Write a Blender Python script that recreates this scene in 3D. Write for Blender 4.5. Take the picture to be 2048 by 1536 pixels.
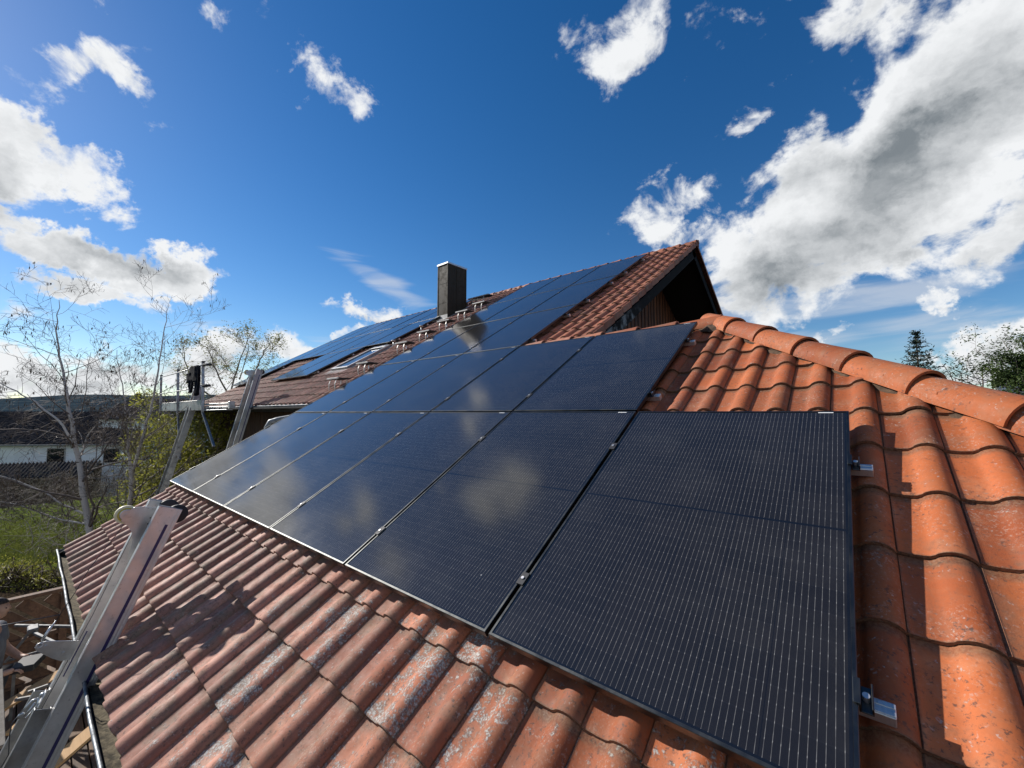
import bpy, bmesh, math, random
import numpy as np
from mathutils import Vector, Matrix, Quaternion
from mathutils import noise as mnoise

for o in list(bpy.data.objects):
    bpy.data.objects.remove(o)
random.seed(7)
rng = np.random.default_rng(7)
SC = bpy.context.scene
COL = SC.collection
R_ = math.radians

# ------------------------------------------------------------------ camera
CAM = np.array([6.94940, -1.223956, 0.882714])
FPX = 814.66
PITCH, YAW, SLOPE = R_(4.15618), R_(40.26471), R_(30.54)
cF = np.array([-math.sin(YAW)*math.cos(PITCH), math.cos(YAW)*math.cos(PITCH), math.sin(PITCH)])
cR = np.array([math.cos(YAW), math.sin(YAW), 0.0])
cU = np.cross(cR, cF)
cam_d = bpy.data.cameras.new('camera')
cam = bpy.data.objects.new('camera', cam_d)
COL.objects.link(cam)
cam_d.sensor_width = 36.0
cam_d.lens = FPX/2048*36.0
cam_d.clip_start = 0.05
cam_d.clip_end = 20000
mw = Matrix(((cR[0], cU[0], -cF[0], CAM[0]), (cR[1], cU[1], -cF[1], CAM[1]), (cR[2], cU[2], -cF[2], CAM[2]), (0, 0, 0, 1)))
cam.matrix_world = mw
SC.camera = cam

# ------------------------------------------------------------------ light
SUN = np.array([-1.45, -0.42, 0.912])
SUN = SUN/np.linalg.norm(SUN)
SUN_EL = math.asin(SUN[2])
SUN_ROT = math.atan2(SUN[0], SUN[1])
sl = bpy.data.lights.new('sun', 'SUN')
sl.energy = 5.0
sl.angle = R_(0.55)
sl.color = (1.0, 0.945, 0.87)
so = bpy.data.objects.new('sun', sl)
COL.objects.link(so)
so.rotation_mode = 'QUATERNION'
so.rotation_quaternion = Vector(SUN).to_track_quat('Z', 'Y')
so.location = (-20, -6, 14)

def ray(x, y):
    return (x-1024)/FPX*cR + (768-y)/FPX*cU + cF
def at(x, y, d):
    return CAM + d*ray(x, y)
def atz(x, y, z):
    r = ray(x, y)
    return CAM + r*(z-CAM[2])/r[2]

SC.view_settings.view_transform = 'Standard'
SC.view_settings.look = 'None'
SC.view_settings.gamma = 1.0
SC.view_settings.exposure = 0.27
SC.view_settings.use_curve_mapping = False

world = bpy.data.worlds.new('World')
SC.world = world
world.use_nodes = True
W = world.node_tree
W.nodes.clear()

def sky_world():
    N, L = W.nodes, W.links
    def nd(t, **k):
        n = N.new(t)
        for a, b in k.items():
            setattr(n, a, b)
        return n
    def put(sock, v):
        if isinstance(v, bpy.types.NodeSocket):
            L.new(v, sock)
        elif v is not None:
            sock.default_value = v
    def mt(op, a, b=None, c=None, clamp=False):
        n = nd('ShaderNodeMath', operation=op, use_clamp=clamp)
        put(n.inputs[0], a); put(n.inputs[1], b); put(n.inputs[2], c)
        return n.outputs[0]
    def vm(op, a, b=None, scale=None):
        n = nd('ShaderNodeVectorMath', operation=op)
        put(n.inputs[0], a)
        if b is not None: put(n.inputs[1], b)
        if scale is not None: put(n.inputs['Scale'], scale)
        return n.outputs['Value'] if op in ('DOT_PRODUCT', 'LENGTH') else n.outputs[0]
    def mixc(f, a, b):
        n = nd('ShaderNodeMix', data_type='RGBA')
        put(n.inputs[0], f); put(n.inputs[6], a); put(n.inputs[7], b)
        return n.outputs[2]
    def noise(v, scale, detail, rough=0.55, dist=0.0):
        n = nd('ShaderNodeTexNoise')
        put(n.inputs['Vector'], v)
        n.inputs['Scale'].default_value = scale
        n.inputs['Detail'].default_value = detail
        n.inputs['Roughness'].default_value = rough
        n.inputs['Distortion'].default_value = dist
        return n
    def sstep(v, lo, hi):
        n = nd('ShaderNodeMapRange', interpolation_type='SMOOTHSTEP')
        put(n.inputs[0], v)
        n.inputs[1].default_value = lo; n.inputs[2].default_value = hi
        return n.outputs[0]
    tc = nd('ShaderNodeTexCoord')
    D = vm('NORMALIZE', tc.outputs['Generated'])
    sky = nd('ShaderNodeTexSky', sky_type='NISHITA')
    sky.sun_disc = False
    sky.sun_elevation = SUN_EL
    sky.sun_rotation = SUN_ROT
    sky.altitude = 400
    sky.air_density = 1.0
    sky.dust_density = 0.15
    sky.ozone_density = 2.2
    hsv = nd('ShaderNodeHueSaturation')
    hsv.inputs['Saturation'].default_value = SKY_SAT
    hsv.inputs['Value'].default_value = SKY_VAL
    hsv.inputs['Hue'].default_value = 0.505
    L.new(sky.outputs[0], hsv.inputs['Color'])
    skyc = hsv.outputs[0]
    # soft warping field so that the cloud patches get ragged outlines
    wn = noise(D, 5.0, 7, 0.66)
    warp = vm('SCALE', vm('SUBTRACT', wn.outputs['Color'], (0.5, 0.5, 0.5)), scale=0.26)
    DW = vm('ADD', D, warp)
    def blob_field(blobs, vec):
        """highest of several soft elliptical cloud patches, each a fixed direction in the sky"""
        best = None
        for (x, y, a, b, ang, w) in blobs:
            e = R_(ang)
            c0 = ray(x, y)
            e1 = ray(x + a*math.cos(e), y - a*math.sin(e)) - c0
            e2 = ray(x + b*math.sin(e), y + b*math.cos(e)) - c0
            M = np.linalg.inv(np.array([c0, e1, e2]).T)
            g = mt('MAXIMUM', vm('DOT_PRODUCT', vec, tuple(M[0])), 1e-3)
            s = mt('DIVIDE', vm('DOT_PRODUCT', vec, tuple(M[1])), g)
            t = mt('DIVIDE', vm('DOT_PRODUCT', vec, tuple(M[2])), g)
            r = mt('SQRT', mt('ADD', mt('MULTIPLY', s, s), mt('MULTIPLY', t, t)))
            v = mt('MINIMUM', mt('MULTIPLY_ADD', r, -w*1.35, w*1.45), w)
            best = v if best is None else mt('SMOOTH_MAX', best, v, 0.12)
        return best
    cum = [  # x, y, half length, half width, angle, weight : directions of the cumulus clouds
        (1990, 210, 520, 260, 40, 1.69), (1700, 400, 420, 190, 35, 1.69), (1480, 500, 160, 130, 0, 1.15), (1640, 470, 330, 150, 20, 1.62),
        (1340, 420, 120, 75, 30, 0.95), (1380, 478, 100, 50, 40, 0.80), (1990, 470, 190, 100, 20, 1.05), (1500, 618, 90, 28, 0, 0.85),
        (1185, 20, 121, 133, 0, 0.69), (1310, 20, 162, 105, 10, 0.69), (1225, 110, 74, 98, -20, 0.58), (1320, 90, 81, 70, 0, 0.53), (1430, 70, 108, 77, 30, 0.56), (1530, 55, 101, 53, 30, 0.56), (1690, 60, 162, 133, 20, 0.72), (1750, 190, 135, 140, 20, 0.72),
        (1580, 170, 150, 30, 35, 0.65), (1530, 225, 121, 30, 30, 0.52), (1905, 606, 60, 30, 0, 0.82), (1690, 655, 75, 28, 0, 0.85), (2020, 680, 120, 60, 20, 1.00), (1960, 735, 120, 34, 0, 0.95),
        (30, 320, 190, 90, -30, 1.25), (175, 370, 170, 66, -30, 1.20), (250, 405, 70, 45, -20, 0.85), (-40, 420, 120, 90, 0, 1.10), (150, 505, 300, 62, -14, 1.45), (330, 545, 140, 52, -12, 1.25), (200, 580, 170, 32, -5, 1.00), (310, 600, 110, 26, -10, 0.90), (60, 560, 120, 30, 0, 0.70),
        (150, 172, 162, 84, 5, 0.66), (262, 200, 114, 56, -25, 0.64), (515, 45, 108, 84, -40, 0.58), (556, 95, 54, 84, 0, 0.52), (688, 170, 135, 64, -50, 0.67), (625, 212, 45, 58, 0, 0.62),
        (715, 620, 105, 38, 0, 0.95), (780, 640, 85, 28, 8, 0.80), (650, 690, 130, 30, 25, 0.90),
        (120, 745, 420, 70, 0, 1.15), (430, 710, 210, 62, 5, 1.05), (300, 770, 320, 40, 0, 0.90),
        (526, -190, 210, 130, 20, 0.95), (150, -40, 160, 80, -30, 0.70), (-350, 300, 420, 260, 10, 1.49), (-260, 620, 360, 200, 0, 1.10), (2500, 300, 400, 400, 0, 1.49), (2300, 700, 300, 100, 0, 1.10),
    ]
    mask = blob_field(cum, DW)
    hi = mt('MULTIPLY', vm('DOT_PRODUCT', D, tuple(-cF)), 0.9)
    mask = mt('MAXIMUM', mask, hi)
    # cumulus fbm
    mp = nd('ShaderNodeMapping'); mp.inputs['Scale'].default_value = (1, 1, 1.35); L.new(D, mp.inputs[0])
    def density(shift):
        v = mp.outputs[0] if shift is None else vm('ADD', mp.outputs[0], tuple(shift))
        n1 = noise(v, 8.5, 11, 0.59, 0.30)
        return n1.outputs[0]
    n0 = density(None)
    nS = density(SUN*0.045)
    base = mt('ADD', mask, mt('MULTIPLY', mt('SUBTRACT', n0, 0.5), 3.6))
    dens = mt('SUBTRACT', base, 0.47)
    alpha = sstep(dens, -0.05, 0.58)
    # thick parts turn grey, the side away from the sun too
    thick = sstep(dens, 0.35, 1.3)
    lit = mt('MULTIPLY', mt('SUBTRACT', nS, n0), 1.6)
    dark = [(1850, 330, 330, 120, 38, 1.0), (1650, 500, 330, 90, 24, 1.0), (2040, 470, 150, 60, 20, .6), (1960, 510, 100, 26, 20, .8), (2040, 150, 200, 120, 40, .5),
            (260, 515, 170, 28, -14, .62), (20, 320, 90, 34, -25, .45), (330, 610, 80, 26, 0, .4), (720, 640, 70, 16, 0, .55), (300, 725, 300, 24, 0, .7), (100, 760, 300, 16, 0, .6), (1905, 618, 40, 12, 0, .5), (-300, 350, 380, 130, 0, 1.1)]
    dk = sstep(mt('ADD', blob_field(dark, vm('ADD', D, vm('SCALE', warp, scale=0.6))), mt('MULTIPLY', mt('SUBTRACT', n0, 0.5), 0.9)), -0.05, 1.35)
    bil = noise(vm('ADD', mp.outputs[0], vm('SCALE', warp, scale=0.5)), 5.5, 7, 0.58)
    billow = mt('MULTIPLY', mt('SUBTRACT', bil.outputs[0], 0.47), 1.5)
    shade = mt('ADD', mt('MULTIPLY', thick, 0.20), mt('ADD', mt('MULTIPLY', dk, 0.82), mt('ADD', lit, mt('MULTIPLY', billow, sstep(dens, 0.1, 0.8)))), clamp=True)
    shade = mt('MULTIPLY', shade, mt('MULTIPLY_ADD', sstep(bil.outputs[0], 0.30, 0.72), 0.50, 0.54))
    ccol = mixc(shade, (CW[0], CW[1], CW[2], 1), (CG[0], CG[1], CG[2], 1))
    # thin high streaks
    cir = [(1700, 600, 520, 40, 8, .9), (1950, 640, 300, 50, 6, .8), (760, 560, 150, 34, -28, .85), (640, 690, 200, 22, 0, .6), (430, 650, 120, 20, 0, .5), (1560, 690, 300, 30, 5, .7), (590, 170, 40, 30, 0, .3)]
    cmask = blob_field(cir, D)
    mp2 = nd('ShaderNodeMapping'); mp2.inputs['Scale'].default_value = (1, 1, 5.5); mp2.inputs['Rotation'].default_value = (0.10, 0.06, 0); L.new(D, mp2.inputs[0])
    nc = noise(mp2.outputs[0], 5.0, 8, 0.55, 0.6)
    ca = mt('MULTIPLY', sstep(mt('ADD', cmask, mt('MULTIPLY', mt('SUBTRACT', nc.outputs[0], 0.5), 2.2)), 0.25, 1.1), 0.55)
    c1 = mixc(ca, skyc, (CW[0]*.78, CW[1]*.80, CW[2]*.84, 1))
    c2 = mixc(alpha, c1, ccol)
    bg = nd('ShaderNodeBackground')
    bg.inputs['Strength'].default_value = SKY_STR
    L.new(c2, bg.inputs['Color'])
    out = nd('ShaderNodeOutputWorld')
    L.new(bg.outputs[0], out.inputs[0])

SKY_STR = 0.070
SKY_SAT, SKY_VAL = 1.36, 1.34
CW = (10.6, 10.8, 11.0)
CG = (2.5, 2.85, 3.15)
sky_world()
world.cycles.sampling_method = 'MANUAL'
world.cycles.sample_map_resolution = 512

# ------------------------------------------------------------------ roof frame: u along the eaves, s up the slope, h off the slope
aX = np.array([1.0, 0, 0])
aS = np.array([0, math.cos(SLOPE), math.sin(SLOPE)])
aN = np.array([0, -math.sin(SLOPE), math.cos(SLOPE)])
def P(u, s, h=0.0):
    return aX*u + aS*s + aN*h
def pxy(p):
    v = np.asarray(p, float) - CAM
    z = v@cF
    if z < 0.05: return (-1e5, -1e5, z)
    return (1024+FPX*(v@cR)/z, 768-FPX*(v@cU)/z, z)
GZ = -3.1   # yard level

# ------------------------------------------------------------------ materials
MATS = {}
class NT:
    def __init__(s, name):
        s.m = bpy.data.materials.new(name); s.m.use_nodes = True
        s.t = s.m.node_tree; s.N = s.t.nodes; s.L = s.t.links
        s.b = s.N['Principled BSDF']
        MATS[name] = s.m
    def nd(s, t, **k):
        n = s.N.new(t)
        for a, b in k.items(): setattr(n, a, b)
        return n
    def put(s, sock, v):
        if isinstance(v, bpy.types.NodeSocket): s.L.new(v, sock)
        elif v is not None: sock.default_value = v
    def mt(s, op, a, b=None, c=None, clamp=False):
        n = s.nd('ShaderNodeMath', operation=op, use_clamp=clamp)
        s.put(n.inputs[0], a); s.put(n.inputs[1], b); s.put(n.inputs[2], c)
        return n.outputs[0]
    def noise(s, v, scale, detail=6, rough=0.55, dist=0.0):
        n = s.nd('ShaderNodeTexNoise'); s.put(n.inputs['Vector'], v)
        n.inputs['Scale'].default_value = scale; n.inputs['Detail'].default_value = detail
        n.inputs['Roughness'].default_value = rough; n.inputs['Distortion'].default_value = dist
        return n.outputs[0]
    def mp(s, v, sc, loc=(0, 0, 0), rot=(0, 0, 0)):
        n = s.nd('ShaderNodeMapping'); s.put(n.inputs[0], v)
        n.inputs['Scale'].default_value = sc; n.inputs['Location'].default_value = loc; n.inputs['Rotation'].default_value = rot
        return n.outputs[0]
    def ss(s, v, lo, hi, a=0.0, b=1.0):
        n = s.nd('ShaderNodeMapRange', interpolation_type='SMOOTHSTEP'); s.put(n.inputs[0], v)
        n.inputs[1].default_value = lo; n.inputs[2].default_value = hi; n.inputs[3].default_value = a; n.inputs[4].default_value = b
        return n.outputs[0]
    def mix(s, f, a, b, mode='MIX'):
        n = s.nd('ShaderNodeMix', data_type='RGBA', blend_type=mode)
        s.put(n.inputs[0], f)
        s.put(n.inputs[6], a if isinstance(a, bpy.types.NodeSocket) else (*a, 1))
        s.put(n.inputs[7], b if isinstance(b, bpy.types.NodeSocket) else (*b, 1))
        return n.outputs[2]
    def pos(s):
        return s.nd('ShaderNodeNewGeometry').outputs['Position']
    def isl(s):
        return s.nd('ShaderNodeNewGeometry').outputs['Random Per Island']
    def orand(s):
        return s.nd('ShaderNodeObjectInfo').outputs['Random']
    def obj(s):
        return s.nd('ShaderNodeTexCoord').outputs['Object']
    def bump(s, h, strength=0.3, dist=0.01):
        n = s.nd('ShaderNodeBump'); s.put(n.inputs['Height'], h)
        n.inputs['Strength'].default_value = strength; n.inputs['Distance'].default_value = dist
        s.L.new(n.outputs[0], s.b.inputs['Normal'])
    def set(s, **k):
        for a, v in k.items():
            a = a.replace('_', ' ')
            s.put(s.b.inputs[a], v if not isinstance(v, tuple) or len(v) == 4 else (*v, 1))
        return s.m

def simple(name, col, rough=0.6, metal=0.0, var=0.12, scale=6.0, bump=0.0, bscale=60.0, spec=0.5):
    t = NT(name)
    n = t.noise(t.pos(), scale, 5)
    c = t.mix(t.ss(n, .3, .7), tuple(x*(1-var) for x in col), tuple(min(1, x*(1+var)) for x in col))
    t.set(Base_Color=c, Roughness=rough, Metallic=metal)
    t.b.inputs['Specular IOR Level'].default_value = spec
    if bump: t.bump(t.noise(t.pos(), bscale, 4), bump, 0.004)
    return t.m

def tile_material(name, uvwear_shade=True, old=0.0, hip=False):
    t = NT(name)
    pos = t.pos(); isl = t.isl(); orr = t.orand()
    rnd = t.mt('FRACT', t.mt('ADD', isl, orr))
    rnd2 = t.mt('FRACT', t.mt('MULTIPLY', rnd, 7.31))
    rnd3 = t.mt('FRACT', t.mt('MULTIPLY', rnd, 17.77))
    sep = t.nd('ShaderNodeSeparateXYZ'); t.L.new(pos, sep.inputs[0])
    big = t.noise(pos, 0.9, 4)
    # the tiles by the hip are newer and more orange; those low on the roof and far along it are weathered pink-brown
    zone = t.mt('ADD', t.mt('MULTIPLY', sep.outputs[0], 0.42), t.mt('MULTIPLY', sep.outputs[1], 0.12))
    zone = t.ss(t.mt('ADD', zone, t.mt('MULTIPLY', t.mt('SUBTRACT', big, 0.5), 0.8)), 1.30, 3.0)
    off = t.nd('ShaderNodeCombineXYZ'); 
    for i in range(3): t.put(off.inputs[i], t.mt('MULTIPLY', rnd, 13.0+7*i))
    pv = t.nd('ShaderNodeVectorMath', operation='ADD'); t.L.new(pos, pv.inputs[0]); t.L.new(off.outputs[0], pv.inputs[1])
    pv = pv.outputs[0]
    if old: zone = t.mt('MULTIPLY', t.ss(sep.outputs[0], -2.5, 3.6), .62)
    c_or = t.mix(rnd2, (0.30, 0.070, 0.021), (0.46, 0.125, 0.037))
    c_pk = t.mix(rnd2, (0.28, 0.126, 0.090), (0.49, 0.245, 0.178))
    c = t.mix(zone, c_pk, c_or)
    mot = t.noise(pv, 14, 8, 0.62)
    c = t.mix(t.ss(mot, .42, .75, 0, .55), c, t.mix(zone, (0.20, 0.085, 0.06), (0.37, 0.10, 0.035)))
    mot2 = t.noise(pv, 5, 6, 0.6)
    c = t.mix(t.ss(mot2, .52, .78, 0, .5), c, (0.50, 0.27, 0.15))
    tone = t.nd('ShaderNodeMapRange'); t.put(tone.inputs[0], rnd3); tone.inputs[3].default_value = .74; tone.inputs[4].default_value = 1.16
    tg = t.nd('ShaderNodeCombineColor'); [t.L.new(tone.outputs[0], tg.inputs[q]) for q in range(3)]
    c = t.mix(1.0, c, tg.outputs[0], 'MULTIPLY')
    # green-grey film
    alg = t.noise(pv, 7, 7, 0.65, 0.6)
    algf = t.mt('MULTIPLY', t.ss(alg, .44, .66), t.mt('SUBTRACT', 0.60, t.mt('MULTIPLY', zone, 0.38)))
    c = t.mix(algf, c, (0.16, 0.145, 0.10))
    # pale lichen crusts: fine specks everywhere, big crusts on the low rows
    wv = t.nd('ShaderNodeTexNoise'); t.put(wv.inputs['Vector'], pv); wv.inputs['Scale'].default_value = 70; wv.inputs['Detail'].default_value = 4
    wv2 = t.nd('ShaderNodeVectorMath', operation='MULTIPLY_ADD'); t.L.new(wv.outputs['Color'], wv2.inputs[0]); wv2.inputs[1].default_value = (.03, .03, .03); t.L.new(pv, wv2.inputs[2])
    vor = t.nd('ShaderNodeTexVoronoi', feature='F1'); t.put(vor.inputs['Vector'], wv2.outputs[0]); vor.inputs['Scale'].default_value = 60
    spk = t.noise(pv, 110, 4, 0.7)
    patch = t.noise(pv, 4.2, 5, 0.6)
    low = t.ss(t.mt('ADD', sep.outputs[2], t.mt('MULTIPLY', patch, 0.5)), 0.45, 0.0, 0, 1)
    nearx = t.mt('MULTIPLY', t.ss(sep.outputs[0], 3.4, 5.3), t.ss(sep.outputs[0], 7.6, 6.6))
    crust_th = t.mt('ADD', t.mt('MULTIPLY', t.mt('MULTIPLY', low, nearx), t.mt('ADD', 0.02, t.mt('MULTIPLY', rnd3, 0.17))), 0.0)
    cr = t.noise(pv, 26, 8, 0.72, 0.35)
    crust = t.ss(t.mt('ADD', t.mt('ADD', t.mt('MULTIPLY', cr, 0.6), t.mt('MULTIPLY', patch, 0.5)), crust_th), 0.66, 0.72)
    c = t.mix(t.mt('MULTIPLY', crust, t.ss(spk, .38, .55, .35, .95)), c, t.mix(t.ss(spk, .42, .64), (0.12, 0.115, 0.10), (0.50, 0.49, 0.45)))
    dots = t.mt('MULTIPLY', t.ss(vor.outputs['Distance'], 0.34, 0.12), t.ss(t.noise(pv, 11, 5, .65), .50, .66))
    c = t.mix(t.mt('MULTIPLY', dots, 0.6), c, t.mix(rnd3, (0.50, 0.44, 0.38), (0.42, 0.42, 0.40)))
    wf = t.noise(pv, 3.1, 4, .6)
    haze_ = t.mt('MULTIPLY', t.ss(t.noise(pv, 85, 5, .75), .52, .68), t.ss(wf, .44, .66))
    c = t.mix(t.mt('MULTIPLY', haze_, 0.55), c, (0.44, 0.36, 0.29))
    grime = t.mt('MULTIPLY', t.ss(t.noise(pv, 48, 7, .75), .46, .66), t.ss(t.noise(pv, 4.4, 5, .6), .40, .64))
    c = t.mix(t.mt('MULTIPLY', grime, 0.55), c, (0.13, 0.075, 0.045))
    dk = t.mt('MULTIPLY', t.ss(t.noise(pv, 60, 5, .7), .55, .64), t.ss(t.noise(pv, 6, 3), .38, .6))
    c = t.mix(t.mt('MULTIPLY', dk, 0.75), c, (0.05, 0.04, 0.035))
    if uvwear_shade:
        uv = t.nd('ShaderNodeUVMap', uv_map='UVMap').outputs[0]
        su = t.nd('ShaderNodeSeparateXYZ'); t.L.new(uv, su.inputs[0])
        U, V = su.outputs[0], su.outputs[1]
        # moss and dirt at nose and side joint, the joint deepened as painted shade between rolls
        e1 = t.ss(t.mt('ADD', V, t.mt('MULTIPLY', mot, 0.035)), 0.034, 0.012)
        e2 = t.ss(t.mt('ADD', U, t.mt('MULTIPLY', mot, 0.05)), 0.085, 0.035)
        e3 = t.ss(t.mt('ADD', V, t.mt('MULTIPLY', mot, -0.10)), 0.80, 0.90)
        edge = t.mt('MULTIPLY', t.mt('MAXIMUM', e1, t.mt('MULTIPLY', t.mt('MAXIMUM', e2, t.mt('MULTIPLY', e3, .8)), 0.8)), t.mt('MULTIPLY_ADD', zone, .50, .50))
        c = t.mix(t.mt('MULTIPLY', edge, 0.85), c, t.mix(t.ss(spk, .4, .6), (0.045, 0.035, 0.025), (0.15, 0.115, 0.07)))
    t.set(Base_Color=c, Roughness=t.ss(mot, .3, .8, .62, .85))
    t.b.inputs['Specular IOR Level'].default_value = 0.35
    hgt = t.mt('ADD', t.mt('MULTIPLY', t.noise(pv, 160, 6, .65), 0.5), t.mt('ADD', t.mt('MULTIPLY', mot, 0.6), t.mt('MULTIPLY', crust, 0.5)))
    t.bump(hgt, 0.45, 0.004)
    return t.m
tile_material('tile')
tile_material('cap_tile', uvwear_shade=False)
tile_material('old_tile', uvwear_shade=True, old=1.0)
tile_material('old_cap_tile', uvwear_shade=False, old=1.0)

# solar glass
def glass_mat():
    t = NT('solar_glass')
    ob = t.obj(); s = t.nd('ShaderNodeSeparateXYZ'); t.L.new(ob, s.inputs[0])
    x, y = s.outputs[0], s.outputs[1]
    cw = 1.098/6
    xl = t.mt('SUBTRACT', x, 0.018)
    # twelve wires per cell
    wx = t.mt('ABSOLUTE', t.mt('SUBTRACT', t.mt('FRACT', t.mt('DIVIDE', xl, cw/10)), 0.5))
    wire = t.ss(wx, 0.048, 0.026)
    # half cells
    yl = t.mt('SUBTRACT', y, 0.018)
    ch = (1.762-0.036)/18
    cyf = t.mt('FRACT', t.mt('DIVIDE', yl, ch))
    colid = t.mt('FLOOR', t.mt('DIVIDE', xl, cw))
    dash = t.mt('ABSOLUTE', t.mt('SUBTRACT', t.mt('FRACT', t.mt('DIVIDE', yl, ch/2)), 0.5))
    wnoise = t.noise(t.mp(ob, (65, 22, 1)), 1.0, 2, .6)
    wb = t.mt('ADD', t.ss(wnoise, .40, .65, .30, .62), t.ss(dash, 0.42, 0.5, 0, 1.2))
    wireb = t.mt('MULTIPLY', wire, wb, clamp=True)
    gapy = t.ss(t.mt('ABSOLUTE', t.mt('SUBTRACT', cyf, 0.5)), 0.488, 0.497)
    gapx = t.ss(t.mt('ABSOLUTE', t.mt('SUBTRACT', t.mt('FRACT', t.mt('DIVIDE', xl, cw)), 0.5)), 0.4935, 0.4975)
    gap = t.mt('MAXIMUM', gapx, gapy)
    mid = t.ss(t.mt('ABSOLUTE', t.mt('SUBTRACT', y, 0.881)), 0.0065, 0.0045)
    border = t.mt('MAXIMUM', t.mt('MAXIMUM', t.ss(x, 0.020, 0.0185), t.ss(x, 1.114, 1.1155)), t.mt('MAXIMUM', t.ss(y, 0.020, 0.0185), t.ss(y, 1.742, 1.7435)))
    solid = t.mt('MAXIMUM', mid, border)
    cellv = t.nd('ShaderNodeCombineXYZ'); t.put(cellv.inputs[0], colid); t.put(cellv.inputs[1], t.mt('FLOOR', t.mt('DIVIDE', yl, ch))); t.put(cellv.inputs[2], t.mt('MULTIPLY', t.orand(), 37.0))
    wn = t.nd('ShaderNodeTexWhiteNoise', noise_dimensions='3D'); t.L.new(cellv.outputs[0], wn.inputs['Vector'])
    c = t.mix(wn.outputs['Value'], (0.0125, 0.0108, 0.0092), (0.0165, 0.0142, 0.0122))
    c = t.mix(t.mt('MULTIPLY', gapy, 0.35), c, (0.030, 0.030, 0.032))
    c = t.mix(gapx, c, (0.004, 0.004, 0.005))
    c = t.mix(t.mt('MULTIPLY', wireb, t.mt('SUBTRACT', 0.62, t.mt('MULTIPLY', solid, .62))), c, (0.42, 0.40, 0.37))
    c = t.mix(solid, c, (0.006, 0.0065, 0.008))
    dust = t.noise(t.pos(), 2.3, 8, .68)
    c = t.mix(t.ss(dust, .45, .8, .004, .045), c, (0.30, 0.29, 0.27))
    spots = t.nd('ShaderNodeTexVoronoi'); t.put(spots.inputs['Vector'], t.pos()); spots.inputs['Scale'].default_value = 9
    sp = t.mt('MULTIPLY', t.ss(spots.outputs['Distance'], .045, .02), t.ss(t.noise(t.pos(), 3.1, 2), .55, .6))
    c = t.mix(t.mt('MULTIPLY', sp, .5), c, (0.6, 0.6, 0.58))
    t.set(Base_Color=c, Roughness=t.ss(dust, .3, .8, .095, .15))
    t.b.inputs['IOR'].default_value = 1.7
    t.b.inputs['Specular IOR Level'].default_value = 0.5
    fine = t.noise(t.pos(), 900, 2, .5)
    t.bump(fine, 0.02, 0.0006)
glass_mat()

def metal(name, col, rough=0.35, scr=0.15, m=1.0, streak=None):
    t = NT(name)
    p = t.pos()
    n = t.noise(t.mp(p, (40, 5, 5)) if streak is None else t.mp(p, streak), 1.0, 6, .65)
    n2 = t.noise(p, 9, 7, .65)
    c = t.mix(t.ss(n, .3, .75), tuple(x*(1-scr) for x in col), tuple(min(1, x*(1+scr)) for x in col))
    c = t.mix(t.ss(n2, .5, .8, 0, .35), c, tuple(x*.55 for x in col))
    sc_ = t.noise(t.mp(p, (150, 14, 14)), 1.0, 4, .7)
    c = t.mix(t.ss(sc_, .62, .70, 0, .4), c, tuple(x*.45 for x in col))
    sm = t.noise(p, 35, 6, .7)
    c = t.mix(t.ss(sm, .6, .68, 0, .5), c, tuple(x*.38 for x in col))
    t.set(Base_Color=c, Metallic=m, Roughness=t.ss(n2, .3, .8, rough*.75, min(1, rough*1.35)))
    t.bump(n2, 0.08, 0.002)
    return t.m
metal('black_alu', (0.095, 0.098, 0.095), 0.42)
metal('alu', (0.66, 0.65, 0.64), 0.42, .12, m=.75)
metal('dull_alu', (0.38, 0.38, 0.375), 0.5, .25)
metal('zinc', (0.19, 0.205, 0.22), 0.62, .35, m=.7)
metal('dark_galv', (0.20, 0.20, 0.20), 0.6, .3, m=.8)
metal('galv', (0.55, 0.57, 0.58), 0.42, .22)
metal('chimney_metal', (0.040, 0.034, 0.024), 0.6, .2, m=0.0, streak=(9, 9, .8)); MATS['chimney_metal'].node_tree.nodes['Principled BSDF'].inputs['Specular IOR Level'].default_value = .15
simple('white_metal', (0.36, 0.35, 0.33), 0.5, 0.2, .15)
simple('stripe_blue', (0.028, 0.024, 0.10), 0.4, 0, .08)
simple('rubber', (0.022, 0.022, 0.024), 0.6, 0, .2)
simple('cream_plastic', (0.72, 0.66, 0.44), 0.42, 0, .06)
simple('yellow_plastic', (0.55, 0.42, 0.07), 0.45, 0, .08)
simple('black_mesh', (0.02, 0.02, 0.02), 0.6, 0, .2)
simple('dark_felt', (0.02, 0.018, 0.016), .9)
simple('black_cloth', (0.010, 0.011, 0.016), .95, 0, .3, 30, .1, 40, 0.05)
simple('grey_shirt', (0.13, 0.135, 0.15), .85, 0, .2, 14, .3, 60)
simple('dark_trousers', (0.03, 0.032, 0.038), .85, 0, .25, 14, .3, 60)
simple('skin', (0.46, 0.27, 0.19), .5, 0, .08, 20)
simple('hair', (0.035, 0.022, 0.014), .6, 0, .3, 60, .4, 120)
simple('white_render', (0.74, 0.77, 0.76), .85, 0, .06, 1.5, .15, 30)
simple('dark_glass', (0.015, 0.018, 0.02), .06, 0, .2)
simple('sky_glass', (0.05, 0.055, 0.06), .04, 0, .1)
simple('mortar', (0.085, 0.052, 0.032), .95, 0, .45, 22, .8, 90)
simple('white_sticker', (0.8, 0.8, 0.78), .5, 0, .04)
simple('cable', (0.05, 0.05, 0.055), .5, .3, .2)
simple('slate_grey', (0.042, 0.040, 0.043), .9, 0, .5, 3, .2, 30, 0.0)
simple('fibre_cement', (0.06, 0.057, 0.055), .95, 0, .4, 5, .3, 30, 0.0)
simple('moss', (0.12, 0.10, 0.065), 1.0, 0, .6, 30, 1.0, 70)

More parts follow.
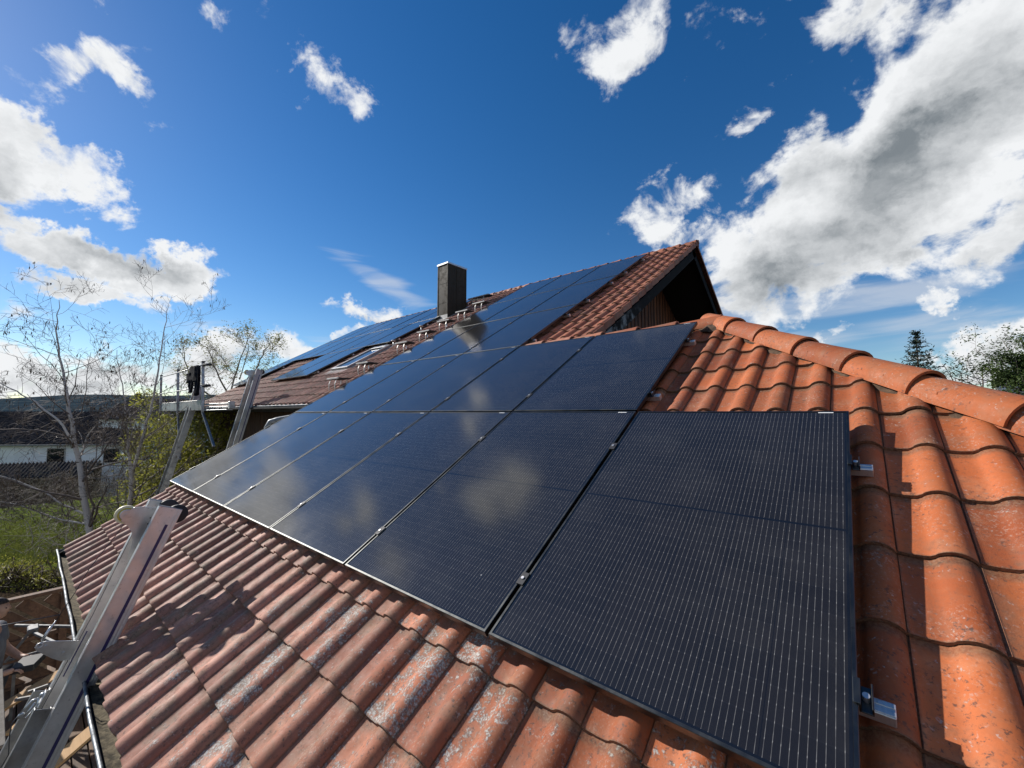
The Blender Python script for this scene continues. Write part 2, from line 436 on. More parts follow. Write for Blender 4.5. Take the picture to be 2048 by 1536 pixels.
def wood(name, a, b, along=2, rough=.75, dark=(.02, .012, .008), stain=.6):
    t = NT(name)
    p = t.pos(); r = t.mt('FRACT', t.mt('ADD', t.isl(), t.orand()))
    sc = [24, 24, 24]; sc[along] = 1.3
    off = t.nd('ShaderNodeCombineXYZ')
    for i in range(3): t.put(off.inputs[i], t.mt('MULTIPLY', r, 9.0+5*i))
    pv = t.nd('ShaderNodeVectorMath', operation='ADD'); t.L.new(p, pv.inputs[0]); t.L.new(off.outputs[0], pv.inputs[1])
    g = t.noise(t.mp(pv.outputs[0], tuple(sc)), 1.0, 8, .65, .5)
    c = t.mix(t.ss(g, .3, .7), a, b)
    c = t.mix(t.mt('MULTIPLY', t.ss(t.noise(pv.outputs[0], 2.2, 5), .45, .75), stain), c, dark)
    c = t.mix(t.mt('MULTIPLY', r, .35), c, dark)
    t.set(Base_Color=c, Roughness=rough)
    t.bump(g, .35, .004)
    return t.m
wood('gable_wood', (0.12, 0.038, 0.014), (0.30, 0.105, 0.036), 2)
wood('batten_wood', (0.05, 0.018, 0.009), (0.13, 0.045, 0.018), 2)
wood('wall_wood', (0.035, 0.018, 0.010), (0.13, 0.058, 0.026), 2)
wood('fence_wood', (0.11, 0.055, 0.03), (0.24, 0.12, 0.065), 0)
wood('deck_wood', (0.10, 0.055, 0.028), (0.20, 0.11, 0.055), 0, stain=.7)
wood('new_wood', (0.50, 0.29, 0.12), (0.62, 0.38, 0.17), 0, stain=.2, dark=(.2, .11, .05))
wood('grey_wood', (0.30, 0.26, 0.21), (0.46, 0.41, 0.34), 2, stain=.3, dark=(.12, .10, .08))

def barge():
    t = NT('barge_paint')
    p = t.pos()
    n = t.noise(p, 4.5, 10, .72)
    n2 = t.noise(p, 1.6, 4, .6)
    sep = t.nd('ShaderNodeSeparateXYZ'); t.L.new(p, sep.inputs[0])
    f = t.mt('MULTIPLY', t.ss(n, .56, .68), t.ss(n2, .50, .66))
    f = t.mt('ADD', f, t.mt('MULTIPLY', t.ss(n, .46, .62), t.ss(sep.outputs[2], 2.75, 2.2)), clamp=True)
    c = t.mix(f, (0.014, 0.013, 0.013), (0.30, 0.31, 0.31))
    t.set(Base_Color=c, Roughness=.85)
    t.b.inputs['Specular IOR Level'].default_value = .1
    t.bump(n, .4, .004)
barge()

def leafmat(name, cols, trans=0.25):
    t = NT(name)
    r = t.isl()
    n = t.noise(t.pos(), 1.4, 3)
    c = t.mix(r, cols[0], cols[1])
    c = t.mix(t.ss(n, .4, .65, 0, .7), c, cols[2])
    t.set(Base_Color=c, Roughness=.6)
    t.b.inputs['Specular IOR Level'].default_value = .25
    tr = t.nd('ShaderNodeBsdfTranslucent'); t.put(tr.inputs['Color'], c)
    mx = t.nd('ShaderNodeMixShader'); mx.inputs[0].default_value = trans
    t.L.new(t.b.outputs[0], mx.inputs[1]); t.L.new(tr.outputs[0], mx.inputs[2])
    t.L.new(mx.outputs[0], t.N['Material Output'].inputs[0])
leafmat('leaf_yellow', [(0.24, 0.25, 0.04), (0.42, 0.40, 0.07), (0.11, 0.115, 0.03)], .42)
leafmat('leaf_spring', [(0.20, 0.21, 0.06), (0.34, 0.34, 0.14), (0.14, 0.15, 0.05)], .45)
leafmat('leaf_green', [(0.05, 0.09, 0.022), (0.10, 0.14, 0.035), (0.03, 0.05, 0.016)], .3)
leafmat('needles', [(0.014, 0.032, 0.022), (0.03, 0.055, 0.036), (0.010, 0.022, 0.018)], .08)
leafmat('dry_brush', [(0.10, 0.075, 0.045), (0.20, 0.155, 0.09), (0.06, 0.045, 0.03)], .05)
leafmat('grass_blades', [(0.11, 0.13, 0.025), (0.18, 0.19, 0.045), (0.09, 0.105, 0.02)], .3)

def bark():
    t = NT('birch_bark')
    p = t.pos()
    n = t.noise(t.mp(p, (6, 6, 26)), 1, 6, .65, .4)
    n2 = t.noise(p, 3, 4)
    c = t.mix(t.ss(n, .57, .66), t.mix(n2, (0.40, 0.36, 0.32), (0.60, 0.56, 0.52)), (0.06, 0.05, 0.045))
    t.set(Base_Color=c, Roughness=.8)
    t.bump(n, .3, .01)
    simple('twig', (0.15, 0.12, 0.105), .75, 0, .3, 9)
    simple('pale_twig', (0.30, 0.27, 0.235), .75, 0, .3, 9)
    simple('grey_bark', (0.15, 0.125, 0.095), .85, 0, .3, 9)
    simple('catkin', (0.10, 0.065, 0.035), .8, 0, .3, 9)
bark()

def groundmat():
    t = NT('ground_soil')
    p = t.pos()
    s = t.nd('ShaderNodeSeparateXYZ'); t.L.new(p, s.inputs[0])
    vl = t.nd('ShaderNodeVectorMath', operation='LENGTH'); t.L.new(p, vl.inputs[0])
    d = vl.outputs['Value']
    n = t.noise(p, .8, 8, .65); n2 = t.noise(p, .012, 6, .6); n3 = t.noise(p, 22, 6, .7)
    lawn = t.mix(t.ss(n, .35, .65), (0.085, 0.11, 0.02), (0.14, 0.165, 0.035))
    lawn = t.mix(t.ss(n3, .4, .7, 0, .6), lawn, (0.04, 0.075, 0.016))
    field = t.mix(t.ss(n2, .45, .55), (0.035, 0.052, 0.035), (0.06, 0.08, 0.042))
    forest = t.mix(t.ss(t.noise(p, .02, 8, .75), .40, .60), (0.022, 0.038, 0.052), (0.050, 0.072, 0.082))  # forest tinted slightly blue: distance haze put into the colour
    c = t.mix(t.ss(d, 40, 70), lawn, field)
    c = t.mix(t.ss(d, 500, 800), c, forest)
    near = t.mix(t.ss(n3, .35, .65), (0.03, 0.022, 0.015), (0.07, 0.052, 0.034))
    c = t.mix(t.ss(s.outputs[0], -9.3, -8.3), c, near)
    t.set(Base_Color=c, Roughness=.95)
    t.b.inputs['Specular IOR Level'].default_value = 0.0
    t.bump(n3, .5, .02)
groundmat()

# ------------------------------------------------------------------ mesh helpers
class MB:
    def __init__(s): s.v = []; s.f = []
    def add(s, vs, fs):
        b = len(s.v); s.v += [tuple(map(float, v)) for v in vs]; s.f += [tuple(b+i for i in f) for f in fs]; return s
    def box(s, c, hx, hy, hz, ax=(1, 0, 0), ay=(0, 1, 0), az=(0, 0, 1), bev=0.0):
        c, ax, ay, az = map(lambda q: np.asarray(q, float), (c, ax, ay, az))
        if bev <= 0:
            vs = [c+ax*hx*i+ay*hy*j+az*hz*k for i in (-1, 1) for j in (-1, 1) for k in (-1, 1)]
            fs = [(0, 1, 3, 2), (4, 6, 7, 5), (0, 4, 5, 1), (2, 3, 7, 6), (0, 2, 6, 4), (1, 5, 7, 3)]
            if np.dot(np.cross(ax, ay), az) < 0: fs = [f[::-1] for f in fs]
            return s.add(vs, fs)
        b = min(bev, hx*.9, hy*.9, hz*.9)
        vs = []; idx = {}
        for i in (-1, 1):
            for j in (-1, 1):
                for k in (-1, 1):
                    for m in range(3):
                        d = [hx, hy, hz]
                        for q in range(3):
                            if q != m: d[q] -= b
                        idx[(i, j, k, m)] = len(vs); vs.append(c+ax*i*d[0]+ay*j*d[1]+az*k*d[2])
        fs = []
        for m in range(3):
            a, bb = [q for q in range(3) if q != m]
            for sg in (-1, 1):
                loop = []
                for (p, q) in ((-1, -1), (1, -1), (1, 1), (-1, 1)):
                    t = [0, 0, 0]; t[m] = sg; t[a] = p; t[bb] = q
                    loop.append(idx[(*t, m)])
                fs.append(loop)
        for m in range(3):
            a, bb = [q for q in range(3) if q != m]
            for p in (-1, 1):
                for q in (-1, 1):
                    t0 = [0, 0, 0]; t0[a] = p; t0[bb] = q
                    t1 = list(t0); t0[m] = -1; t1[m] = 1
                    fs.append([idx[(*t0, a)], idx[(*t1, a)], idx[(*t1, bb)], idx[(*t0, bb)]])
        for i in (-1, 1):
            for j in (-1, 1):
                for k in (-1, 1):
                    fs.append([idx[(i, j, k, 0)], idx[(i, j, k, 1)], idx[(i, j, k, 2)]])
        # orient outwards
        va = np.array(vs); out = []
        for f in fs:
            p = va[list(f)]; n = np.cross(p[1]-p[0], p[2]-p[0])
            out.append(f if n@(p.mean(0)-c) > 0 else f[::-1])
        return s.add(vs, out)
    def bar(s, a, b, w, h, up=(0, 0, 1), bev=0.0):
        a, b, up = map(lambda q: np.asarray(q, float), (a, b, up))
        d = b-a; L = np.linalg.norm(d); d = d/L
        sd = np.cross(d, up); sd /= np.linalg.norm(sd); u2 = np.cross(sd, d)
        return s.box((a+b)/2, L/2, w/2, h/2, d, sd, u2, bev)
    def tube(s, pts, r, n=8, cap=True):
        pts = [np.asarray(p, float) for p in pts]
        rr = r if hasattr(r, '__len__') else [r]*len(pts)
        b = len(s.v); prev = None
        for i, p in enumerate(pts):
            d = pts[min(i+1, len(pts)-1)]-pts[max(i-1, 0)]; d = d/(np.linalg.norm(d)+1e-9)
            if prev is None:
                a = np.cross(d, (0, 0, 1) if abs(d[2]) < .9 else (1, 0, 0))
            else:
                a = prev-d*(prev@d)
            a /= (np.linalg.norm(a)+1e-9); prev = a; c = np.cross(d, a)
            for k in range(n):
                t = 2*math.pi*k/n
                s.v.append(tuple(p+rr[i]*(math.cos(t)*a+math.sin(t)*c)))
        for i in range(len(pts)-1):
            for k in range(n):
                k2 = (k+1) % n
                s.f.append((b+i*n+k, b+i*n+k2, b+(i+1)*n+k2, b+(i+1)*n+k))
        if cap:
            s.f.append(tuple(b+k for k in range(n))[::-1]); s.f.append(tuple(b+(len(pts)-1)*n+k for k in range(n)))
        return s
    def disc(s, c, axis, r, w, n=24, bev=.12):
        c = np.asarray(c, float); a = np.asarray(axis, float); a /= np.linalg.norm(a)
        return s.tube([c-a*w/2, c-a*w/2*.999, c-a*w*.38, c+a*w*.38, c+a*w/2*.999, c+a*w/2], [r*.3, r*(1-bev), r, r, r*(1-bev), r*.3], n)
    def prism(s, poly, ext):
        """closed outline (list of 3D points) extruded by a vector"""
        n = len(poly); e = np.asarray(ext, float)
        vs = [np.asarray(p, float) for p in poly]; vs += [v+e for v in vs]
        fs = [tuple(range(n))[::-1], tuple(range(n, 2*n))] + [(i, (i+1) % n, n+(i+1) % n, n+i) for i in range(n)]
        nr = np.zeros(3)
        for i in range(n): nr += np.cross(vs[i], vs[(i+1) % n])
        if nr@e < 0: fs = [f[::-1] for f in fs]
        return s.add(vs, fs)
    def mesh(s, name, mat, smooth=False, uv=None):
        me = bpy.data.meshes.new(name)
        me.from_pydata(s.v, [], s.f)
        me.materials.append(MATS[mat])
        if smooth: me.polygons.foreach_set('use_smooth', [True]*len(me.polygons))
        me.update()
        return me
    def build(s, name, mat, parent=None, smooth=False, world=True, kind=None):
        return link(name, s.mesh(name, mat, smooth), parent, world, kind)
def link(name, me, parent=None, world=True, kind=None):
    o = bpy.data.objects.new(name, me); COL.objects.link(o)
    if parent is not None:
        o.parent = parent
        if world:
            o.matrix_basis = WINV[parent.name]
    WINV[o.name] = Matrix.Identity(4)
    if kind: o['kind'] = kind
    return o
WINV = {}
def tag(o, label=None, cat=None, group=None, kind=None):
    if label: o['label'] = label
    if cat: o['category'] = cat
    if group: o['group'] = group
    if kind: o['kind'] = kind
    return o
def thing(name, label, cat, loc=(0, 0, 0), group=None):
    o = bpy.data.objects.new(name, None); COL.objects.link(o)
    o.location = tuple(map(float, loc)); o.empty_display_size = .2
    WINV[o.name] = Matrix.Translation(Vector(o.location)).inverted()
    return tag(o, label, cat, group)
def smooth_angle(o, deg=40):
    me = o.data
    me.polygons.foreach_set('use_smooth', [True]*len(me.polygons))
    try: me.set_sharp_from_angle(angle=R_(deg))
    except Exception: pass
    return o

# ================================================================== GROUND, HILLS
def gheight(x, y):
    r = math.hypot(x, y)
    z = GZ
    a = max(0.0, min(1.0, (r-19)/22.0)); a = a*a*(3-2*a)
    z -= 3.6*a
    b = max(0.0, min(1.0, (r-60)/500.0))
    z -= 25*b*b*(3-2*b)
    c = max(0.0, min(1.0, (r-800)/1300.0)); c = c*c*(3-2*c)
    ang = math.atan2(y, x)
    hh = 100 + 12*math.sin(ang*5+1.0) + 8*math.sin(ang*13+.4) + 5*math.sin(ang*31)
    z += hh*c + (2.2*mnoise.noise(Vector((x*.02, y*.02, 3))) if r > 600 else 0)
    return z
mb = MB()
rad = [0, 2, 4, 6, 8, 10, 12, 14, 16, 18, 20, 23, 26, 30, 34, 38, 44, 52, 64, 90, 130, 200, 300, 420, 560, 700, 800, 900, 1000, 1100, 1200, 1320, 1440, 1560, 1700, 1850, 2000, 2150, 2400, 3200, 5000, 9000]
NA = 180
for r in rad[1:]:
    for k in range(NA):
        t = 2*math.pi*k/NA
        x, y = r*math.cos(t), r*math.sin(t)
        mb.v.append((x, y, gheight(x, y)))
c0 = len(mb.v); mb.v.append((0, 0, GZ))
for k in range(NA): mb.f.append((c0, k, (k+1) % NA))
for i in range(len(rad)-2):
    for k in range(NA):
        k2 = (k+1) % NA
        mb.f.append((i*NA+k, (i+1)*NA+k, (i+1)*NA+k2, i*NA+k2))
g = mb.build('ground', 'ground_soil', smooth=True)
tag(g, 'green lawn and yard falling away to fields and wooded hills', kind='structure')

# ================================================================== THE HOUSE: tiles
TW, TR = 0.2055, 0.337
HP = -0.134
def tprof(t):
    """height of the tile's cross profile at t in 0..1 across the cover width"""
    if t < 0.035: return 0.006*math.sin(math.pi*max(t, 0)/0.035)
    if t < 0.42:
        q = (t-0.035)/0.385
        return 0.0025 - 0.0035*math.sin(math.pi*q)
    if t < 0.49:
        q = (t-0.42)/0.07; return 0.0025 + 0.0095*(q*q*(3-2*q))
    q = min((t-0.49)/0.51, 1.0)
    return 0.012 + 0.0275*math.sin(math.pi*min(1.0, q**1.10))**0.60 - 0.012*q**3
def tile_data(nose=0.020, segs=None, hi=True):
    ts = [-0.02, 0.0, 0.018, 0.036, 0.12, 0.24, 0.34, 0.42, 0.455, 0.49, 0.52, 0.57, 0.63, 0.71, 0.79, 0.86, 0.915, 0.955, 0.982, 1.0] if hi else [-.02, .02, .05, .25, .42, .49, .57, .72, .86, .95, 1.0]
    ys = [0.0, 0.0, 0.006, 0.17, TR+0.012] if hi else [0, 0, TR+.01]
    V, F, UV = [], [], []
    n = len(ts)
    for r, y in enumerate(ys):
        for t in ts:
            z = tprof(t)
            tilt = nose*(1-y/TR)
            if r == 0: zz = z + tilt - 0.0170
            elif r == 1: zz = z + tilt - (0.003 if hi else 0)
            else: zz = z + tilt
            V.append((t*TW, y, zz)); UV.append((max(0, t), max(0, y)/TR))
    for r in range(len(ys)-1):
        for i in range(n-1):
            F.append((r*n+i, r*n+i+1, (r+1)*n+i+1, (r+1)*n+i))
    # right hand side wall of the roll
    b = len(V)
    for r in range(1, len(ys)):
        x, y, z = V[r*n+n-1]; V.append((x, y, z-0.012)); UV.append((0.0, max(0, y)/TR))
    for r in range(1, len(ys)-1):
        F.append((r*n+n-1, b+r-1, b+r, (r+1)*n+n-1))
    return V, F, UV
def mesh_from(name, V, F, UV, mat, smooth=True):
    me = bpy.data.meshes.new(name)
    me.from_pydata(V, [], F)
    me.materials.append(MATS[mat])
    uvl = me.uv_layers.new(name='UVMap')
    li = np.zeros(len(me.loops), dtype=np.int32); me.loops.foreach_get('vertex_index', li)
    uvl.data.foreach_set('uv', np.array(UV, dtype=np.float32)[li].ravel())
    if smooth:
        me.polygons.foreach_set('use_smooth', [True]*len(me.polygons))
        try: me.set_sharp_from_angle(angle=R_(48))
        except Exception: pass
    me.update()
    return me
tileV, tileF, tileUV = tile_data()
loV, loF, loUV = tile_data(hi=False)
TILE = mesh_from('tile', tileV, tileF, tileUV, 'tile')
TILEO = mesh_from('tile', tileV, tileF, tileUV, 'old_tile')

def roof_mat(u, s, h, aXv=aX, aSv=aS, aNv=aN, org=np.zeros(3), jit=1.0, rs=rng):
    p = org + aXv*u + aSv*s + aNv*h
    m = Matrix(((aXv[0], aSv[0], aNv[0], p[0]), (aXv[1], aSv[1], aNv[1], p[1]), (aXv[2], aSv[2], aNv[2], p[2]), (0, 0, 0, 1)))
    j = Matrix.Translation((rs.normal(0, .0010)*jit, rs.normal(0, .0022)*jit, rs.normal(0, .0007)*jit)) @ Matrix.Rotation(rs.normal(0, .0045)*jit, 4, 'Z') @ Matrix.Rotation(rs.normal(0, .006)*jit, 4, 'Y') @ Matrix.Rotation(rs.normal(0, .0035)*jit, 4, 'X')
    return m @ j

PW, PH, PXP, PYP = 1.134, 1.762, 1.154, 1.782
panels = []     # (u, s, column, row, field)
for j, cols in enumerate([range(0, 6), range(0, 5), range(0, 3), range(0, 3), range(0, 3)]):
    for i in cols: panels.append((i*PXP+.01, j*PYP+.01, i, j, 'R'))
LU = -2.09
for j, cols in [(4, range(0, 6)), (3, range(0, 6)), (2, (1, 2, 5))]:
    for i in cols: panels.append((LU-(i+1)*PXP+.01, j*PYP+.01, i, j, 'L'))
def hidden(u, s, h=-.1):
    """is a point of the roof behind a solar panel as seen by the camera?"""
    p = P(u, s, h); d = p-CAM
    t = (0-CAM@aN)/(d@aN); q = CAM+d*t
    if t > 1: return False
    U, S = q@aX, q@aS
    return any(a < U < a+PW and b < S < b+PH for (a, b, *_r) in panels)

SK_U0, SK_U1, SK_S0, SK_S1 = -2.72, -1.92, 3.93, 5.22       # skylight
CH_U, CH_Y, CH_W, CH_D = -1.80, 6.271, 0.44, 0.72            # chimney: right face x, front face y
HIPK = math.cos(SLOPE)
HU, HS = 5.93, 3.66                                         # where the two ridges and the hip meet

def tile_roof(parent_house, roof_obj, cells, limit, mesh_hi, mat_lo, frame=None, cut=None, name='tile'):
    """cells: list of (u, s, cutflag); the ones that show largest become single tiles"""
    fr = frame or dict()
    vis = []
    rest = []
    for (u, s, c) in cells:
        if frame is None:
            pc = P(u+TW/2, s+TR/2, -.1); x, y, z = pxy(pc)
            ok = z > 0 and -40 < x < 2090 and -40 < y < 1580
            if ok and hidden(u+TW/2, s+.05) and hidden(u+TW/2, s+TR*.8) and hidden(u+.02, s+.05): ok = False
            x1, y1, _ = pxy(P(u, s, -.1)); x2, y2, _ = pxy(P(u+TW, s, -.1)); x3, y3, _ = pxy(P(u, s+TR, -.1))
            area = abs((x2-x1)*(y3-y1)-(x3-x1)*(y2-y1)) if ok else 0
        else:
            ok = False; area = 0
        (vis if ok and area > 25 else rest).append((area, u, s, c))
    vis.sort(reverse=True)
    singles, more = vis[:limit], vis[limit:]
    inv = WINV[parent_house.name]
    for (_, u, s, c) in singles:
        m = roof_mat(u, s, HP)
        me = mesh_hi
        if c:
            me = mesh_hi.copy(); bm = bmesh.new(); bm.from_mesh(me)
            im = m.inverted()
            co = im @ Vector(P(*cut[0], HP)); no = im.to_3x3() @ Vector(cut[1])
            bmesh.ops.bisect_plane(bm, geom=bm.verts[:]+bm.edges[:]+bm.faces[:], plane_co=co, plane_no=no, clear_outer=True)
            if len(bm.faces) == 0: bm.free(); continue
            bm.to_mesh(me); bm.free()
        o = bpy.data.objects.new(name, me); COL.objects.link(o); o.parent = roof_obj
        o.matrix_basis = m
    V, F, UV = [], [], []
    A = np.array(loV); A1 = np.hstack([A, np.ones((len(A), 1))])
    Ah = np.array(tileV); Ah1 = np.hstack([Ah, np.ones((len(Ah), 1))])
    allv = []; base = 0
    for k, (ar, u, s, c) in enumerate(more+rest):
        hi = k < len(more) and ar > 60
        m = np.array(roof_mat(u, s, HP, **fr))
        q = ((Ah1 if hi else A1)@m.T)[:, :3]; allv.append(q)
        F += [tuple(base+i for i in f) for f in (tileF if hi else loF)]
        UV += (tileUV if hi else loUV); base += len(q)
    if allv:
        me = mesh_from('tile_field', np.vstack(allv).tolist(), F, UV, mat_lo)
        if cut is not None:
            bm = bmesh.new(); bm.from_mesh(me)
            bmesh.ops.bisect_plane(bm, geom=bm.verts[:]+bm.edges[:]+bm.faces[:], plane_co=Vector(P(*cut[0], HP)), plane_no=Vector(cut[1]), clear_outer=True)
            bm.to_mesh(me); bm.free()
        o = bpy.data.objects.new('tile_field', me); COL.objects.link(o); o.parent = roof_obj; o['kind'] = 'stuff'
        return o

# ---- houses as empties
main = thing('house', 'big house with wide red tiled gable roof carrying two solar arrays', 'house', (0, 8, GZ))
annex = thing('house_annex', 'low orange tiled annex roof with a hip in the foreground', 'annex', (3, 2, GZ))

def slab_roof(poly_us, name, parent, mat='dark_felt', h0=-.145, th=.16):
    mb = MB(); mb.prism([P(u, s, h0) for (u, s) in poly_us], -aN*th)
    o = mb.build(name, mat, parent)
    return o
UL, UR = -9.05, 4.30       # verges of the main roof
SE = 2.283                 # main eaves
SR = 9.50                  # main ridge
AL, AE = -0.30, -1.086     # annex left verge and eaves
mroof = slab_roof([(UL+.03, SE+.04), (UR-.03, SE+.04), (UR-.03, SR), (UL+.03, SR)], 'roof', main)
mroof['label'] = 'weathered red-brown tiled roof of the big house'
WINV[mroof.name] = Matrix.Identity(4)
aroof = slab_roof([(AL+.04, AE+.06), (HU+(HS-AE)*HIPK-.05, AE+.06), (HU, HS), (AL+.04, HS)], 'roof', annex)
aroof['label'] = 'orange clay tiled roof of the annex, lichen on the lower rows'

u0 = 7.034 - 40*TW
cols_a = [u0+k*TW for k in range(0, 56)]
# the row lines of the upper roof follow on from the annex rows
rows = [-0.075 + TR*k for k in range(-3, 29)]
# world-space hip plane (vertical, 45 degrees)
hipn = np.array([1.0, 1.0, 0.0])/math.sqrt(2)
cut = ((HU-.075, HS), tuple(hipn))
cells = []
for s in rows:
    if s > HS-.05: continue
    for u in cols_a:
        if u < AL-.06: continue
        lim = HU + (HS-s)*HIPK
        lim2 = HU + (HS-(s+TR))*HIPK
        if s+TR > HS+.12: pass
        if u > lim+.02: continue
        c = u+TW > lim2-.14
        if s+TR*.5 > HS-.05 and u < UR: continue
        cells.append((u, s, c))
tile_roof(annex, aroof, cells, 300, TILE, 'tile', cut=cut)
# main roof, left of the gable verge and above the annex ridge height
cells = []
for s in rows:
    if s < SE-.12 or s > SR-.12: continue
    for k in range(-60, 56):
        u = u0+k*TW
        if u < UL-.05 or u+TW > UR+.08: continue
        if s < HS-.17 and u > AL-.07: continue
        if SK_U0-.02 < u+TW/2 < SK_U1+.02 and SK_S0 < s+TR/2 < SK_S1: continue
        cells.append((u, s, False))
tile_roof(main, mroof, cells, 300, TILEO, 'old_tile')

# far slope of the house and the hip side of the annex
apexY, apexZ = float(P(0, SR, HP)[1]), float(P(0, SR, HP)[2])
bS = np.array([0, -math.cos(SLOPE), math.sin(SLOPE)]); bN = np.array([0, math.sin(SLOPE), math.cos(SLOPE)])
Lb = 6.6
mb = MB(); o0 = np.array([0, apexY, apexZ])
mb.prism([o0+aX*(UL+.03)-bN*.015, o0+aX*(UR-.03)-bN*.015, o0+aX*(UR-.03)-bS*Lb-bN*.015, o0+aX*(UL+.03)-bS*Lb-bN*.015], -bN*.16)
broof = mb.build('rear_roof', 'dark_felt', main)
cells = [(UR+.06-(k+1)*TW, -TR*(j+1)+.03, False) for k in range(6) for j in range(19)]
bx = -aX
V, F, UV = [], [], []; allv = []; base = 0
A1 = np.hstack([np.array(tileV), np.ones((len(tileV), 1))])
for (u, s, c) in cells:
    m = np.array(roof_mat(-(u+TW), s, 0, aXv=-aX, aSv=bS, aNv=bN, org=o0))
    q = (A1@m.T)[:, :3]; allv.append(q); F += [tuple(base+i for i in f) for f in tileF]; UV += tileUV; base += len(q)
me = mesh_from('tile_field', np.vstack(allv).tolist(), F, UV, 'old_tile')
o = bpy.data.objects.new('tile_field', me); COL.objects.link(o); o.parent = broof; o.matrix_basis = Matrix.Identity(4); o['kind'] = 'stuff'

hY = float(P(0, HS, HP)[1]); hZ = float(P(0, HS, HP)[2])
hipo = np.array([HU, hY, hZ])
hS = np.array([-math.cos(SLOPE), 0, math.sin(SLOPE)]); hN = np.array([math.sin(SLOPE), 0, math.cos(SLOPE)]); hX = np.array([0, 1.0, 0])
run = (HS-AE)
mb = MB()
mb.prism([hipo-hN*.015, hipo-hS*run-hX*run*HIPK-hN*.015, hipo-hS*run+hX*4.5-hN*.015, hipo+hX*.1-hN*.015], -hN*.14)
hroof = mb.build('hip_roof', 'dark_felt', annex)
allv = []; F = []; UV = []; base = 0
A1 = np.hstack([np.array(loV), np.ones((len(loV), 1))])
for j in range(14):
    s = -TR*(j+1)+.02
    for k in range(-24, 22):
        y = k*TW
        if y < s*HIPK-.02 or y > 4: continue
        m = np.array(roof_mat(y, s, 0, aXv=hX, aSv=hS, aNv=hN, org=hipo))
        q = (A1@m.T)[:, :3]; allv.append(q); F += [tuple(base+i for i in f) for f in loF]; UV += loUV; base += len(q)
me = mesh_from('tile_field', np.vstack(allv).tolist(), F, UV, 'tile')
bm = bmesh.new(); bm.from_mesh(me)
bmesh.ops.bisect_plane(bm, geom=bm.verts[:]+bm.edges[:]+bm.faces[:], plane_co=Vector(hipo)+Vector((.05, .05, 0)), plane_no=Vector((-hipn[0], -hipn[1], 0)), clear_outer=True)
bm.to_mesh(me); bm.free()
o = bpy.data.objects.new('tile_field', me); COL.objects.link(o); o.parent = hroof; o['kind'] = 'stuff'
# back slope of annex
mb = MB(); mb.prism([np.array([UR, hY, hZ])-bN*.015, hipo-bN*.015, hipo-bS*3.5+aX*3.0-bN*.015, np.array([UR, hY, hZ])-bS*3.5-bN*.015], -bN*.14)
mb.build('rear_roof', 'old_tile', annex)

# ---- cap tiles (half round, the wide end laps over the next one)
def cap_mesh(length, r0, r1, nibs=True, th=.013):
    V, F = [], []
    n = 15
    ang = [R_(-8 + 196*k/(n-1)) for k in range(n)]
    secs = [(0.0, r0, 1), (0.0, r0+.0035, 0), (0.012, r0+.0045, 0), (0.05, r0+.001, 0), (length*.5, (r0+r1)/2, 0), (length, r1, 0)]
    # ring 0 is the inner edge at the wide end (gives thickness)
    for k, (x, r, inner) in enumerate(secs):
        rr = r-th if inner else r
        for a in ang: V.append((x, -rr*math.cos(a), rr*math.sin(a)*.92))
    for i in range(len(secs)-1):
        for k in range(n-1):
            F.append((i*n+k, i*n+k+1, (i+1)*n+k+1, (i+1)*n+k))
    b = len(V)
    for a in ang: V.append((length, -(r1-th)*math.cos(a), (r1-th)*math.sin(a)*.92))
    for k in range(n-1): F.append((k, b+k, b+k+1, k+1))
    if nibs:
        for x in (length*.32, length*.62):
            for a0 in (R_(24), R_(156)):
                for da in (0.0,):
                    rr = r0+(r1-r0)*x/length
                    b = len(V)
                    for (dx, aa, h) in ((-.006, -.05, -.001), (.006, -.05, -.001), (.009, .09, -.001), (.001, .09, -.001), (0.0, -.02, .0035), (.004, .06, .0005)):
                        a = a0+(aa if a0 < 1.5 else -aa)
                        V.append((x+dx, -(rr+h)*math.cos(a), (rr+h)*math.sin(a)*.92))
                    F += [(b, b+1, b+4), (b+1, b+2, b+5, b+4), (b+2, b+3, b+5), (b+3, b, b+4, b+5)]
    me = bpy.data.meshes.new('cap_tile'); me.from_pydata(V, [], F); me.materials.append(MATS['cap_tile'])
    me.polygons.foreach_set('use_smooth', [True]*len(me.polygons))
    bm = bmesh.new(); bm.from_mesh(me); bmesh.ops.recalc_face_normals(bm, faces=bm.faces); bm.to_mesh(me); bm.free()
    try: me.set_sharp_from_angle(angle=R_(40))
    except Exception: pass
    return me
CAP = cap_mesh(.485, .120, .106)
CAPO = cap_mesh(.41, .118, .104, nibs=False); CAPO.materials[0] = MATS['old_cap_tile']
def lay_caps(start, end, name, parent, step, mesh, tilt=.035, lift=0.0, first=0.0, prn=None, side=None, mat=None):
    start, end = np.array(start), np.array(end)
    d = end-start; L = np.linalg.norm(d); d = d/L            # from the low/wide end up to the narrow end
    sd = np.cross((0, 0, 1), d); sd /= np.linalg.norm(sd); up = np.cross(d, sd)
    n = int(L/step+.5)
    for k in range(n):
        p = start + d*step*k + up*lift
        m = Matrix(((d[0], sd[0], up[0], p[0]), (d[1], sd[1], up[1], p[1]), (d[2], sd[2], up[2], p[2]), (0, 0, 0, 1)))
        m = m @ Matrix.Translation((0, rng.normal(0, .002), rng.normal(0, .001))) @ Matrix.Rotation(tilt+rng.normal(0, .004), 4, 'Y') @ Matrix.Rotation(rng.normal(0, .008), 4, 'Z')
        o = bpy.data.objects.new(name, mesh); COL.objects.link(o); o.parent = parent; o.matrix_basis = m
hip_low = P(HU+(HS-AE)*HIPK+.05, AE-.06, HP)
hip_top = P(HU+.02, HS-.02, HP)
lay_caps(hip_low, hip_top, 'hip_cap_tile', aroof, .435, CAP, lift=.030)
